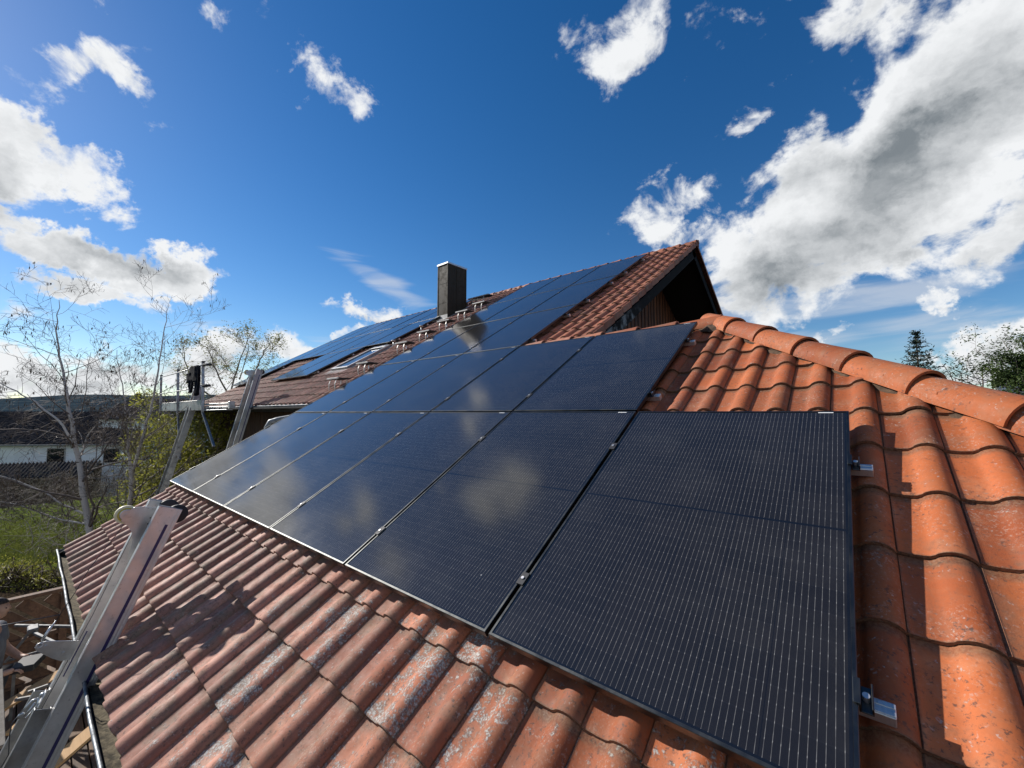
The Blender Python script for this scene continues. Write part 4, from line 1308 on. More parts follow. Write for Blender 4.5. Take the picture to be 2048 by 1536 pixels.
# access platform between the two uprights
PY0, PZ0 = 1.44, 1.0
pf = thing('work_platform', 'grey roofer platform with rails hung outside the far gutter', 'work platform', (-7.4, PY0, GZ))
mb = MB(); mb.box((-7.45, PY0, PZ0+.085), 2.52, .02, .125, bev=.004); mb.build('toe_board', 'dull_alu', pf)
mb = MB(); mb.box((-7.45, PY0+.30, PZ0-.02), 2.52, .30, .02, bev=.004); mb.build('deck', 'dull_alu', pf)
mb = MB(); mb.bar((-4.95, PY0+.02, PZ0+.10), (-3.42, PY0+.12, PZ0+.10), .05, .035, bev=.004); mb.bar((-4.95, PY0+.02, PZ0+.035), (-3.42, PY0+.12, PZ0+.035), .05, .028, bev=.004); mb.build('cross_beam', 'dull_alu', pf)
mb = MB(); mb.bar((-4.95, PY0+.04, PZ0-.04), (-3.4, PY0+.12, PZ0-.03), .12, .018, bev=.003); mb.build('lower_beam', 'galv', pf)
mb = MB(); mb.box((-3.36, PY0+.14, PZ0+.07), .05, .05, .075, bev=.006); mb.build('bracket', 'dull_alu', pf)
def post(x, ztop, lean=-.10):
    m_ = MB(); m_.bar((x+.02, PY0-.03, PZ0-.10), (x+lean, PY0-.05, ztop), .055, .04, up=(1, 0, 0), bev=.005); m_.build('post', 'dull_alu', pf)
    m_ = MB(); m_.box((x+lean+.01, PY0-.05, ztop+.012), .045, .035, .016, bev=.008); m_.build('post_cap', 'rubber', pf)
post(-4.86, 2.11); post(-7.40, 2.09); post(-9.70, 2.07, -.06)
mb = MB()
for z in (2.02, 1.50):
    mb.tube([(-4.95+.0, PY0-.06, z+.02), (-7.48, PY0-.06, z), (-9.8, PY0-.06, z)], .014, 8)
    mb.tube([(-4.95, PY0-.06, z+.02), (-4.80, PY0+.02, z+.02)], .02, 8)
mb.build('guard_rail', 'dull_alu', pf, smooth=True)
mb = MB()
for z in (2.045, 1.545): mb.tube([(-4.90, PY0-.05, z), (-4.72, PY0+.05, z)], .032, 10)
mb.build('grip', 'rubber', pf, smooth=True)
mb = MB(); mb.bar((-4.83, PY0-.03, PZ0-.10), (-4.0, PY0+.02, .15), .05, .04, bev=.004); mb.build('brace', 'dull_alu', pf)
mb = MB(); mb.bar((-7.5, PY0, PZ0-.10), (-6.4, PY0-.1, -.3), .05, .04, bev=.004); mb.build('brace', 'dull_alu', pf)
# second leaning upright
ld = thing('leaning_ladder', 'grey box-section ladder upright under the left end of the work platform', 'ladder', (-6.0, .5, GZ))
thC = R_(76.5)
for dx in (0, -.30):
    mb = MB(); rail_profile(mb, -6.03+dx, 1.40, 1.0, thC, -4.2, .66, .13, .034); mb.build('rail', 'dull_alu', ld)
mb = MB(); k = -3.9
while k < .5:
    p = leaning(-6.03, 1.40, 1.0, thC, k)+np.array([0, .06, -.01]); mb.tube([p, p-aX*.30], .014, 6); k += .28
mb.build('rung', 'dull_alu', ld)

# black jacket hung over the guard rail
jk = thing('hung_jacket', 'black work jacket hung over the platform guard rail', 'jacket', (-5.15, PY0-.07, 2.0))
def cloth(x0, x1, z0, z1, y, fold, seed, taper=0.0, th=.03, nx=10, nz=14):
    mb = MB(); 
    for side in (0, 1):
        for j in range(nz+1):
            for i in range(nx+1):
                a, b = i/nx, j/nz
                w = (x1-x0)*(1+taper*b)
                x = (x0+x1)/2+(a-.5)*w + .02*mnoise.noise(Vector((b*4, seed, 1)))
                z = z0+(z1-z0)*b*(1+.06*mnoise.noise(Vector((a*3, seed+5, 2))))
                yy = y+fold*mnoise.noise(Vector((a*4.5+seed, b*2.2, seed)))+(-1 if side == 0 else 1)*th*(math.sin(math.pi*a)**.5)*.5
                mb.v.append((x, yy, z))
    n = (nx+1)*(nz+1)
    for j in range(nz):
        for i in range(nx):
            q = j*(nx+1)+i
            mb.f.append((q, q+1, q+nx+2, q+nx+1)); mb.f.append((n+q, n+q+nx+1, n+q+nx+2, n+q+1))
    for j in range(nz):
        q = j*(nx+1); mb.f.append((q, q+nx+1, n+q+nx+1, n+q)); q += nx; mb.f.append((q, n+q, n+q+nx+1, q+nx+1))
    for i in range(nx):
        q = i; mb.f.append((q, n+q, n+q+1, q+1)); q = nz*(nx+1)+i; mb.f.append((q, q+1, n+q+1, n+q))
    return mb
cloth(-5.95, -5.10, 2.05, 1.66, PY0-.10, .03, 3.1, .12, .07).build('body', 'black_cloth', jk, smooth=True)
cloth(-5.80, -5.50, 1.72, 1.40, PY0-.12, .04, 1.3, .1, .06).build('sleeve', 'black_cloth', jk, smooth=True)
cloth(-5.38, -5.05, 2.03, 1.33, PY0-.09, .05, 7.7, .1, .07).build('sleeve', 'black_cloth', jk, smooth=True)
cloth(-6.15, -5.70, 1.90, 1.66, PY0-.11, .03, 5.7, .2, .06).build('hood', 'black_cloth', jk, smooth=True)

# ================================================================== TREES AND SHRUBS
def perp(d, r):
    a = np.cross(d, r.normal(size=3)); return a/(np.linalg.norm(a)+1e-9)
def branch(mb, p, d, L, r0, r, depth, out, curve=.25, droop=0.0, nseg=5, spread=.75, kids=(3, 5), shrink=.62, minr=.003, n=5, upbias=0.0):
    pts = [p.copy()]; rr = [r0]
    d = d/np.linalg.norm(d)
    for i in range(nseg):
        d = d + r.normal(size=3)*curve/nseg*1.6 + np.array([0, 0, upbias-droop*(i/nseg)])*.5/nseg*2
        d /= np.linalg.norm(d)
        p = p+d*L/nseg; pts.append(p.copy()); rr.append(max(minr*.7, r0*(1-(i+1)/nseg*.72)))
    mb.tube(pts, rr, n if r0 > .02 else (4 if r0 > .008 else 3), cap=False)
    if depth == 0:
        out.append((pts[-1], d)); 
        if len(pts) > 3: out.append((pts[len(pts)//2], d))
        return
    k = r.integers(kids[0], kids[1]+1)
    for j in range(k):
        t = .25+.75*(j+r.uniform(.1, .9))/k
        i = min(int(t*nseg), nseg-1); f = t*nseg-i
        q = pts[i]*(1-f)+pts[i+1]*f
        dd = pts[i+1]-pts[i]; dd /= np.linalg.norm(dd)
        nd_ = dd*(1-spread*.6)+perp(dd, r)*spread
        branch(mb, q, nd_, L*shrink*r.uniform(.7, 1.15)*(1.1-t*.35), max(minr, rr[i]*.52), r, depth-1, out, curve, droop, max(3, nseg-1), spread, kids, shrink, minr, n, upbias)
def path_pts(pix, depth):
    return [at(x, y, dd) for (x, y, dd) in [(a, b, depth) if len(c) == 0 else (a, b, c[0]) for (a, b, *c) in pix]]
def tree(name, label, cat, trunks, depth, seed, limbs, mats, leaf=None, group=None, catkins=0, depthlev=2, droop=.3, minr=.004, kids=(3, 5), shrink=.6, spread=.75, curve=.35, upbias=.25):
    r = np.random.default_rng(seed)
    base = at(trunks[0][0][0][0], trunks[0][0][0][1], depth)
    e = thing(name, label, cat, (base[0], base[1], gheight(base[0], base[1])), group)
    mt_ = MB(); mc = MB(); tips = []
    for (pix, r0, r1) in trunks:
        pts = [at(x, y, depth) for (x, y) in pix]
        g0 = pts[0].copy(); gz = gheight(g0[0], g0[1])
        if g0[2] > gz+.1 and (pix, r0, r1) == trunks[0]: pts = [np.array([g0[0], g0[1], gz-.1])]+pts
        # resample smoothly
        P_ = []
        for a, b in zip(pts[:-1], pts[1:]):
            for t in np.linspace(0, 1, 5)[:-1]: P_.append(a+(b-a)*t+r.normal(size=3)*.012)
        P_.append(pts[-1]); n = len(P_)
        rr = [r0*(1-(i/(n-1))**.8)+r1*(i/(n-1))**.8 for i in range(n)]
        mt_.tube(P_, rr, 9, cap=False)
        for k in range(limbs):
            t = .12+.86*(k+r.uniform(0, 1))/limbs
            i = min(int(t*(n-1)), n-2); dd = P_[i+1]-P_[i]; dd /= np.linalg.norm(dd)
            H = np.linalg.norm(P_[-1]-P_[0])
            side = perp(dd, r)
            branch(mc, P_[i], dd*.45+side*.75, H*(.34-.20*t)*r.uniform(.8, 1.3), max(minr*1.6, rr[i]*.42), r, depthlev, tips, curve, droop, 6, spread, kids, shrink, minr, 5, upbias)
        tips.append((P_[-1], dd))
    mt_.build('trunk', mats[0], e, smooth=True)
    mc.build('branches', mats[1], e, smooth=True)
    if catkins:
        m = MB()
        for (p, d) in tips:
            if r.uniform() < catkins:
                for q in range(r.integers(1, 3)):
                    a = p+r.normal(size=3)*.015; l = r.uniform(.045, .075)
                    m.tube([a, a+np.array([0, 0, -l*.3]), a+np.array([.004, 0, -l*.75]), a+np.array([.006, 0, -l])], [.003, .0075, .007, .002], 5)
        m.build('catkins', 'catkin', e, smooth=True, kind='stuff')
    if leaf:
        mat, num, size, sp = leaf
        m = leafmesh(tips, num, size, sp, r)
        m.build('foliage', mat, e, kind='stuff')
    return e, tips
def leafmesh(tips, num, size, sp, r):
    m = MB()
    for (p, d) in tips:
        for q in range(num):
            c = p+r.normal(size=3)*sp
            a = perp(np.array([0, 0, 1.0]), r)*.7+r.normal(size=3)*.4; a /= np.linalg.norm(a)
            b = perp(a, r); s = size*r.uniform(.6, 1.3)
            m.add([c-a*s, c-b*s*.45, c+a*s, c+b*s*.45], [(0, 1, 2, 3)])
    return m
tree('birch_tree', 'tallest bare birch at the left with pale trunk and hanging catkins', 'tree',
     [([(185, 1110), (170, 1000), (158, 930), (147, 860), (136, 800), (122, 730), (114, 660), (118, 600)], .088, .005),
      ([(150, 890), (115, 840), (70, 805), (20, 775), (-50, 740)], .030, .006),
      ([(156, 920), (175, 875), (200, 838), (240, 805)], .020, .005),
      ([(176, 1030), (130, 1010), (70, 975), (-20, 945)], .028, .008),
      ([(182, 1050), (120, 1040), (40, 1010), (-60, 990)], .026, .007)], 9.6, 11, 20, ('birch_bark', 'twig'), catkins=.07, depthlev=3, droop=.7, minr=.0034, kids=(3, 4), shrink=.64, curve=.45, upbias=.35, group='bare birches at the left')
tree('birch_tree', 'bare two-stemmed birch with white stems right of the tallest birch', 'tree',
     [([(258, 1030), (262, 985), (266, 940), (284, 880), (302, 810), (318, 740), (326, 670), (338, 610)], .066, .005),
      ([(262, 960), (258, 900), (254, 840), (244, 770), (234, 700)], .035, .005),
      ([(266, 940), (256, 905), (264, 860), (258, 820)], .03, .006)], 10.5, 5, 20, ('birch_bark', 'twig'), catkins=.05, depthlev=3, droop=.15, minr=.0034, kids=(3, 4), shrink=.6, curve=.3, upbias=.7, group='bare birches at the left')
tree('young_tree', 'loose tree with fresh pale leaves behind the work platform', 'tree',
     [([(470, 830), (462, 780), (480, 720), (500, 670)], .06, .010), ([(466, 800), (440, 760), (425, 720), (415, 690)], .04, .008), ([(468, 790), (510, 740), (530, 700), (545, 680)], .04, .008), ([(470, 820), (385, 770), (370, 720), (365, 690)], .04, .008), ([(480, 760), (497, 700), (495, 655)], .02, .005)],
     15.5, 21, 5, ('grey_bark', 'grey_bark'), leaf=('leaf_spring', 2, .034, .14), depthlev=3, droop=.0, minr=.006, kids=(3, 4), upbias=.5, shrink=.58)

def shrub(name, label, cat, boxes, nleaf, size, mat, seed, twmat='twig', ntw=60, group=None, clump=40, csp=.16):
    """boxes: list of (centre, radii); leaves in clumps scattered through the volume over a twiggy frame"""
    r = np.random.default_rng(seed)
    c0_ = np.mean([b[0] for b in boxes], axis=0)
    e = thing(name, label, cat, (c0_[0], c0_[1], gheight(c0_[0], c0_[1])), group)
    m = MB(); tw = MB()
    tot = sum(np.prod(b[1]) for b in boxes)
    for (c, rad_) in boxes:
        c = np.array(c, float); rad_ = np.array(rad_, float)
        k = max(2, int(nleaf/clump*np.prod(rad_)/tot))
        for q in range(k):
            d = r.normal(size=3); d /= np.linalg.norm(d)
            cc = c+d*rad_*r.uniform(.25, 1.0)**.5*(1+.18*mnoise.noise(Vector(tuple(d*2.2+seed))))
            for w in range(clump):
                p = cc+r.normal(size=3)*csp
                a = r.normal(size=3); a /= np.linalg.norm(a); b = perp(a, r); s = size*r.uniform(.6, 1.3)
                m.v += [tuple(p-a*s), tuple(p-b*s*.5), tuple(p+a*s), tuple(p+b*s*.5)]
                z = len(m.v)-4; m.f.append((z, z+1, z+2, z+3))
        gz = gheight(c[0], c[1])
        for q in range(int(ntw*np.prod(rad_)/tot)+1):
            d = r.normal(size=3); d[2] = abs(d[2]); d /= np.linalg.norm(d)
            e_ = c+d*rad_*r.uniform(.8, 1.12)
            b_ = np.array([c[0]+r.normal()*rad_[0]*.3, c[1]+r.normal()*rad_[1]*.3, gz])
            md = (b_+e_)/2+r.normal(size=3)*.15
            tw.tube([b_, md, e_], [.02, .011, .004], 4, cap=False)
    tw.build('stems', twmat, e, smooth=True)
    m.build('foliage', mat, e, kind='stuff')
    return e
def A3(x, y, d): return at(x, y, d)
shrub('hedge_shrub', 'big yellow-green leafy shrub below the work platform', 'shrub',
      [(A3(330, 900, 13.0), (1.0, 1.0, 1.15)), (A3(400, 880, 12.5), (.9, .9, 1.0)), (A3(440, 860, 12.0), (.7, .7, .75)), (A3(290, 850, 14.0), (.6, .6, .7)), (A3(360, 960, 11.5), (.9, .9, .9)), (A3(310, 980, 12.0), (.8, .8, .8)), (A3(290, 800, 14.5), (.45, .45, .45)), (A3(420, 930, 11.5), (.8, .8, .8))],
      15000, .050, 'leaf_yellow', 31, ntw=150, clump=22, csp=.12)
shrub('yellow_shrub', 'low yellow-green budding hedge between lawn and wooden fence', 'shrub',
      [(A3(x, 1165+8*math.sin(x), 9.6), (.55, .5, .42)) for x in range(-90, 150, 30)], 9000, .022, 'leaf_yellow', 33, twmat='dry_brush', ntw=300, clump=30, csp=.10)
def brush(name, label, cx, cy, depth, w, h, n, seed, mat='pale_twig', r0=.012, dth=1.2):
    r = np.random.default_rng(seed); b0 = at(cx, cy, depth)
    gz = gheight(b0[0], b0[1])
    e = thing(name, label, 'bush', (b0[0], b0[1], gz)); m = MB(); tips = []
    for k in range(n):
        p = b0+cR*r.uniform(-w, w)+np.array([cF[0], cF[1], 0])*r.uniform(-dth, dth); p[2] = gheight(p[0], p[1])-.05
        d = np.array([r.normal()*.55, r.normal()*.55, 1.0])
        branch(m, p, d, h*r.uniform(.6, 1.1), r0*r.uniform(.6, 1.2), r, 2, tips, .7, .5, 5, .9, (3, 4), .6, .0045, 4, .1)
    m.build('twigs', mat, e, smooth=True)
    m = leafmesh(tips[::3], 1, .012, .04, r); m.build('buds', 'dry_brush', e)
brush('bare_bush', 'tangle of bare brown brush behind the birch trunks at lower left', 90, 1010, 17.5, 4.4, 1.9, 85, 41, 'grey_bark', .016, 2.0)
brush('bare_bush', 'thicket of bare twigs between the birches and yellow shrub', 235, 1000, 15.5, 1.8, 2.2, 55, 43, 'grey_bark', .016, 1.4)
brush('bare_bush', 'pale sprawling twigs low at the left edge of the lawn', 30, 1040, 12.0, 2.2, 1.5, 18, 47, 'pale_twig', .014, .6)

# grass on the near lawn
r = np.random.default_rng(3); m = MB()
for k in range(26000):
    x, y = r.uniform(-40, 200), r.uniform(1035, 1190)
    p = atz(x, y, GZ)
    p = np.array([p[0]+r.normal()*.3, p[1]+r.normal()*.3, GZ])
    if p[0] > -9.6: continue
    a = r.uniform(0, 6.28); w = .010; h = r.uniform(.03, .07)
    dx = np.array([math.cos(a)*w, math.sin(a)*w, 0]); top = p+np.array([r.normal()*.02, r.normal()*.02, h])
    m.v += [tuple(p-dx), tuple(p+dx), tuple(top)]; z = len(m.v)-3; m.f.append((z, z+1, z+2))
o = m.build('lawn_grass', 'grass_blades', kind='stuff'); tag(o, 'short bright green grass of the lawn behind the birches', kind='stuff')

# right hand side trees
def spruce(x, ytop, ybase, depth, label, seed):
    r = np.random.default_rng(seed)
    top = at(x, ytop, depth); b = np.array([top[0], top[1], gheight(top[0], top[1])])
    e = thing('spruce_tree', label, 'tree', b)
    m = MB(); m.tube([b, top], [.16, .01], 7); m.build('trunk', 'grey_bark', e, smooth=True)
    br_ = MB(); nd_ = MB()
    H = top[2]-b[2]; z = .15
    while z < H*.62:
        c = top-np.array([0, 0, z]); L = .10+z*.34*r.uniform(.7, 1.15)
        k = r.integers(5, 8); a0 = r.uniform(0, 6.28)
        for q in range(k):
            a = a0+q*2*math.pi/k+r.normal()*.2; l = L*r.uniform(.7, 1.2)
            d = np.array([math.cos(a), math.sin(a), 0])
            e_ = c+d*l+np.array([0, 0, .10*l+.02]); md = c+d*l*.5+np.array([0, 0, -.10*l])
            br_.tube([c, md, e_], [.02, .013, .004], 4, cap=False)
            for w in range(int(14+26*l)):
                t = r.uniform(.1, 1.0); p = (c*(1-t)**2+2*md*t*(1-t)+e_*t*t)+r.normal(size=3)*.045
                aa = d*.6+r.normal(size=3)*.6; aa /= np.linalg.norm(aa); bb = perp(aa, r); s = .06*r.uniform(.6, 1.3)
                nd_.v += [tuple(p-aa*s), tuple(p-bb*s*.35), tuple(p+aa*s), tuple(p+bb*s*.35)]; qz = len(nd_.v)-4; nd_.f.append((qz, qz+1, qz+2, qz+3))
        z += r.uniform(.16, .24)
    br_.build('branches', 'grey_bark', e, smooth=True); nd_.build('foliage', 'needles', e)
spruce(1831, 660, 740, 17.0, 'dark spruce top showing above the hip ridge tiles', 51)
tree('leafy_tree', 'green leafy tree at the right edge above the hip tiles', 'tree',
     [([(2060, 800), (2050, 740), (2058, 690)], .12, .03), ([(2055, 770), (2025, 735), (2010, 705)], .05, .01), ([(2060, 760), (2085, 720), (2060, 670)], .06, .01), ([(2050, 780), (2000, 745), (1985, 740)], .03, .008)],
     15.0, 61, 6, ('grey_bark', 'grey_bark'), leaf=('leaf_green', 11, .045, .13), depthlev=2, kids=(3, 5), upbias=.2, droop=.0, minr=.006)
shrub('round_bush', 'rounded green bush below the leafy tree at the right edge', 'bush', [(A3(2050, 768, 14.5), (.75, .75, .5)), (A3(2075, 730, 14.5), (.6, .6, .55))], 5000, .045, 'leaf_green', 63, ntw=30, clump=25, csp=.1)
tree('small_tree', 'small dark treetop between the spruce and the leafy tree', 'tree',
     [([(1966, 790), (1965, 745)], .08, .02)], 22.0, 67, 7, ('grey_bark', 'grey_bark'), leaf=('needles', 8, .075, .13), depthlev=1, kids=(3, 4), upbias=.3, droop=0)
tree('bare_tree', 'thin bare treetops just peeping over the hip tiles', 'tree', [([(1925, 790), (1922, 745)], .05, .01), ([(1925, 790), (1900, 750), (1885, 728)], .03, .01)], 20.0, 69, 5, ('grey_bark', 'twig'), leaf=('leaf_spring', 1, .04, .08), depthlev=1)
# neighbour's roof at the right
nb = thing('neighbour_house', 'dark roof slope of a neighbour half hidden by the leafy tree at right', 'house', tuple(A3(2050, 800, 24)[:2])+(GZ,))
p0, p1 = A3(1983, 762, 24), A3(2120, 700, 24)
bkr = (p0-CAM)*[1, 1, 0]; bkr /= np.linalg.norm(bkr); fwd = np.array([cF[0], cF[1], 0])/np.hypot(cF[0], cF[1])
mb = MB(); dwn = np.array([0, 0, -1.0])
mb.prism([p0, p1, p1-np.array([0, 0, .3]), p0-np.array([0, 0, .3])], bkr*5); mb.build('roof', 'slate_grey', nb)
mb = MB(); mb.prism([p0+dwn*.35+cR*.3, p1+dwn*.35, p1+dwn*8, p0+cR*.3+dwn*7], bkr*4.8); mb.build('wall', 'white_render', nb)

# ================================================================== NEIGHBOUR HOUSES AT THE LEFT
def house_far():
    D = 36.0
    nh = thing('white_house', 'long white house with dark ribbed tile roof behind the birches', 'house', tuple(A3(90, 980, D)[:2])+(gheight(*A3(90, 980, D)[:2]),))
    side = cR.copy(); side = (side + fwd*.10); side /= np.linalg.norm(side)
    bk = np.array([-side[1], side[0], 0])
    L0, L1 = -9.0, 8.2
    org = A3(100, 884, D)      # eaves point
    rg = A3(100, 823, D+4.0)
    hgt = rg[2]-org[2]; dep = 4.4
    def Q(a, b, z): return org+side*a+bk*b+np.array([0, 0, z])
    slope = np.array([0, 0, hgt])+bk*dep
    sn = np.linalg.norm(slope); sdn = slope/sn; nn = np.cross(side, sdn)
    mb = MB(); mb.prism([Q(L0, -.35, -.2), Q(L1, -.35, -.2), Q(L1, dep, hgt), Q(L0, dep, hgt)], -nn*.12); mb.prism([Q(L0, dep, hgt), Q(L1, dep, hgt), Q(L1, 2*dep+.3, -.2), Q(L0, 2*dep+.3, -.2)], (0, 0, -.12))
    rf = mb.build('roof', 'slate_grey', nh); WINV[rf.name] = Matrix.Identity(4)
    # rolled tiles: one course mesh per rib line, stepped per course
    mb = MB(); a = L0; nrow = 6
    ww = .30
    rr_ = np.random.default_rng(9)
    while a < L1:
        for k in range(nrow):
            s0, s1 = sn*1.05*k/nrow-.35, sn*1.05*(k+1)/nrow-.35
            j = rr_.normal(0, .006)
            o_ = org+side*a
            V_ = []
            for (s_, lift) in ((s0, .030), (s1, .015)):
                for (t, h) in ((0, 0), (.12, .0), (.16, .08), (.23, .08), (.285, 0)):
                    V_.append(o_+side*(t+j)+sdn*min(s_, sn)+nn*(h+lift))
            b = len(mb.v); mb.v += [tuple(v) for v in V_]
            for q in range(4): mb.f.append((b+q, b+q+1, b+5+q+1, b+5+q))
            V2 = [tuple(np.array(V_[q])-nn*.04) for q in range(5)]
            b2 = len(mb.v); mb.v += V2
            for q in range(4): mb.f.append((b2+q, b2+q+1, b+q+1, b+q))
        a += ww
    t_ = mb.build('tile_field', 'slate_grey', rf, kind='stuff')
    mb = MB(); mb.prism([Q(L0+.4, 0, -.1), Q(L1-.4, 0, -.1), Q(L1-.4, 0, -4.8), Q(L0+.4, 0, -4.8)], bk*.3); 
    mb.prism([Q(L1-.4, 0, -.1), Q(L1-.4, 2*dep, -.1), Q(L1-.4, dep, hgt-.1)], -side*.2); mb.prism([Q(L1-.4, 0, -.1), Q(L1-.4, 2*dep, -.1), Q(L1-.4, 2*dep, -4.8), Q(L1-.4, 0, -4.8)], -side*.2)
    mb.build('wall', 'white_render', nh)
    mb = MB(); mb.bar(Q(L0, -.42, -.24), Q(L1, -.42, -.24), .12, .10); mb.build('gutter', 'zinc', nh)
    for (px, w) in ((113, .66), (224, .6)):
        c = on_plane(px, 911, Q(0, 0, 0), bk)
        f = MB(); f.box(c-bk*.02, w+.07, .05, .66, side, bk, (0, 0, 1)); fo = f.build('window', 'white_metal', nh); WINV[fo.name] = Matrix.Identity(4)
        f = MB(); f.box(c-bk*.08, w, .012, .58, side, bk, (0, 0, 1)); f.build('pane', 'dark_glass', fo)
    # the lean-to
    lt = thing('lean_to', 'open lean-to with corrugated grey roof in front of the white house', 'shed', tuple(A3(60, 990, 28)[:2])+(gheight(*A3(60, 990, 28)[:2]),))
    a0, a1 = A3(-60, 929, 33), A3(205, 921, 33); b0_, b1_ = A3(-95, 960, 29), A3(178, 953, 29)
    mb = MB(); nw = 34
    for k in range(nw*4+1):
        t = k/(nw*4); z = .09*math.sin(k*math.pi/2)
        mb.v.append(tuple(a0+(a1-a0)*t+np.array([0, 0, z]))); mb.v.append(tuple(b0_+(b1_-b0_)*t+np.array([0, 0, z])))
    for k in range(nw*4): mb.f.append((2*k, 2*k+1, 2*k+3, 2*k+2))
    mb.build('corrugated_roof', 'fibre_cement', lt, smooth=True)
    mb = MB()
    for t in np.linspace(0.02, .98, 7):
        q = b0_+(b1_-b0_)*t; mb.box((q[0], q[1], q[2]-1.3), .07, .07, 1.25)
    mb.build('post', 'wall_wood', lt)
    mb = MB(); mb.bar(b0_-np.array([0, 0, .13]), b1_-np.array([0, 0, .13]), .08, .18); mb.build('beam', 'wall_wood', lt)
    q0, q1 = a0-np.array([0, 0, .2]), a1-np.array([0, 0, .2])
    mb = MB(); mb.prism([q0, q1, q1-np.array([0, 0, 3.2]), q0-np.array([0, 0, 3.2])], -bk*.1); mb.build('back_wall', 'wall_wood', lt)
def on_plane(x, y, p, n):
    d = ray(x, y); n = np.asarray(n, float); t = ((np.asarray(p)-CAM)@n)/(d@n); return CAM+d*t
house_far()
dh = thing('dark_roof_house', 'distant house with near-black roof and small chimney behind the hoist', 'house', tuple(A3(320, 840, 42)[:2])+(gheight(*A3(320, 840, 42)[:2]),))
q0, q1 = A3(268, 795, 42), A3(425, 800, 42)
mb = MB(); mb.prism([q0, q1, q1-fwd*4.0-np.array([0, 0, 2.0]), q0-fwd*4.0-np.array([0, 0, 2.0])], (0, 0, -.15)); mb.prism([q0, q1, q1+fwd*4-np.array([0, 0, 2.0]), q0+fwd*4-np.array([0, 0, 2.0])], (0, 0, -.15)); mb.build('roof', 'slate_grey', dh)
mb = MB(); mb.prism([q0+cR*.2-np.array([0, 0, .2]), q0+cR*.2-fwd*3.6-np.array([0, 0, 2.0]), q0+cR*.2-fwd*3.6-np.array([0, 0, 7]), q0+cR*.2+fwd*3.6-np.array([0, 0, 7]), q0+cR*.2+fwd*3.6-np.array([0, 0, 2])], cR*.3)
mb.prism([q0+cR*.2-fwd*3.6-np.array([0, 0, 2.0]), q1-fwd*3.6-np.array([0, 0, 2.0]), q1-fwd*3.6-np.array([0, 0, 7]), q0+cR*.2-fwd*3.6-np.array([0, 0, 7])], fwd*.3); mb.build('wall', 'white_render', dh)
mb = MB(); c = q0+cR*.45; mb.box((c[0], c[1], c[2]+.1), .2, .2, .32); mb.build('chimney', 'slate_grey', dh)

# ================================================================== YARD BELOW THE GUTTER
# fence of dark diagonal boards under a brown top rail
fn = thing('wooden_fence', 'brown wooden fence with diagonal slats below the near gutter', 'fence', (-3.5, -1.1, GZ))
fa, fb = atz(-30, 1213, -1.75), atz(150, 1172, -1.75)
fd = (fb-fa)/np.linalg.norm(fb-fa); fL = np.linalg.norm(fb-fa); fnn = np.array([-fd[1], fd[0], 0])
mb = MB(); mb.bar(fa-fd*.4, fb+fd*.6, .11, .05, bev=.005); mb.build('top_rail', 'fence_wood', fn)
for z in (-2.35, -2.98):
    mb = MB(); mb.bar((*(fa-fd*.4)[:2], z), (*(fb+fd*.6)[:2], z), .05, .06, bev=.004); mb.build('cross_rail', 'fence_wood', fn)
for t in (-.3, .75, 1.8, 2.85):
    q = fa+fd*t; mb = MB(); mb.box((q[0], q[1], (GZ-1.78)/2), .04, .04, (-1.78-GZ)/2); mb.build('post', 'fence_wood', fn)
t = -1.3
while t < fL+.6:
    lo = fa+fd*(t+1.15); hi = fa+fd*t
    a = np.array([hi[0], hi[1], -1.82])+fnn*.03; b = np.array([lo[0], lo[1], -3.02])+fnn*.03
    mb = MB(); mb.bar(a, b, .022, .150, bev=.003); mb.build('slat', 'fence_wood', fn); t += .27
# timber deck with loose boards
dk_ = thing('timber_deck', 'timber deck of warm brown boards beneath the near gutter', 'deck', (1.5, -1.9, GZ))
k = 0
y = -3.4
while y < -.25:
    b = MB(); b.box((.9+rng.uniform(-.1, .1), y, GZ+.10+rng.uniform(0, .006)), 3.6, .062, .014, bev=.003); b.build('deck_board', 'deck_wood', dk_); y += .138; k += 1
mb = MB()
for x in (-2, 0, 2, 4): mb.box((x, -1.9, GZ+.04), .05, 1.6, .045)
mb.build('joist', 'fence_wood', dk_)
for k, (px, py, ln, an, z, lab, mt_) in enumerate(((60, 1390, 1.3, 2.2, -2.7, 'pale plank lying across the trestle under the gutter', 'new_wood'), (110, 1400, 1.1, 2.5, -2.65, 'orange-lit plank beside the hoist foot', 'new_wood'), (40, 1330, 1.5, 2.0, -2.75, 'dark plank nearest the fence', 'fence_wood'), (150, 1500, 1.2, 2.3, -2.6, 'bright plank seen between hoist and gutter at the bottom edge', 'new_wood'))):
    c = atz(px, py, z); d = np.array([math.cos(an), math.sin(an), 0])
    mb = MB(); mb.bar(c-d*ln/2, c+d*ln/2+np.array([0, 0, .1]), .16, .03, bev=.004); o = mb.build('loose_plank', mt_); tag(o, lab, 'plank', 'loose planks in the yard')
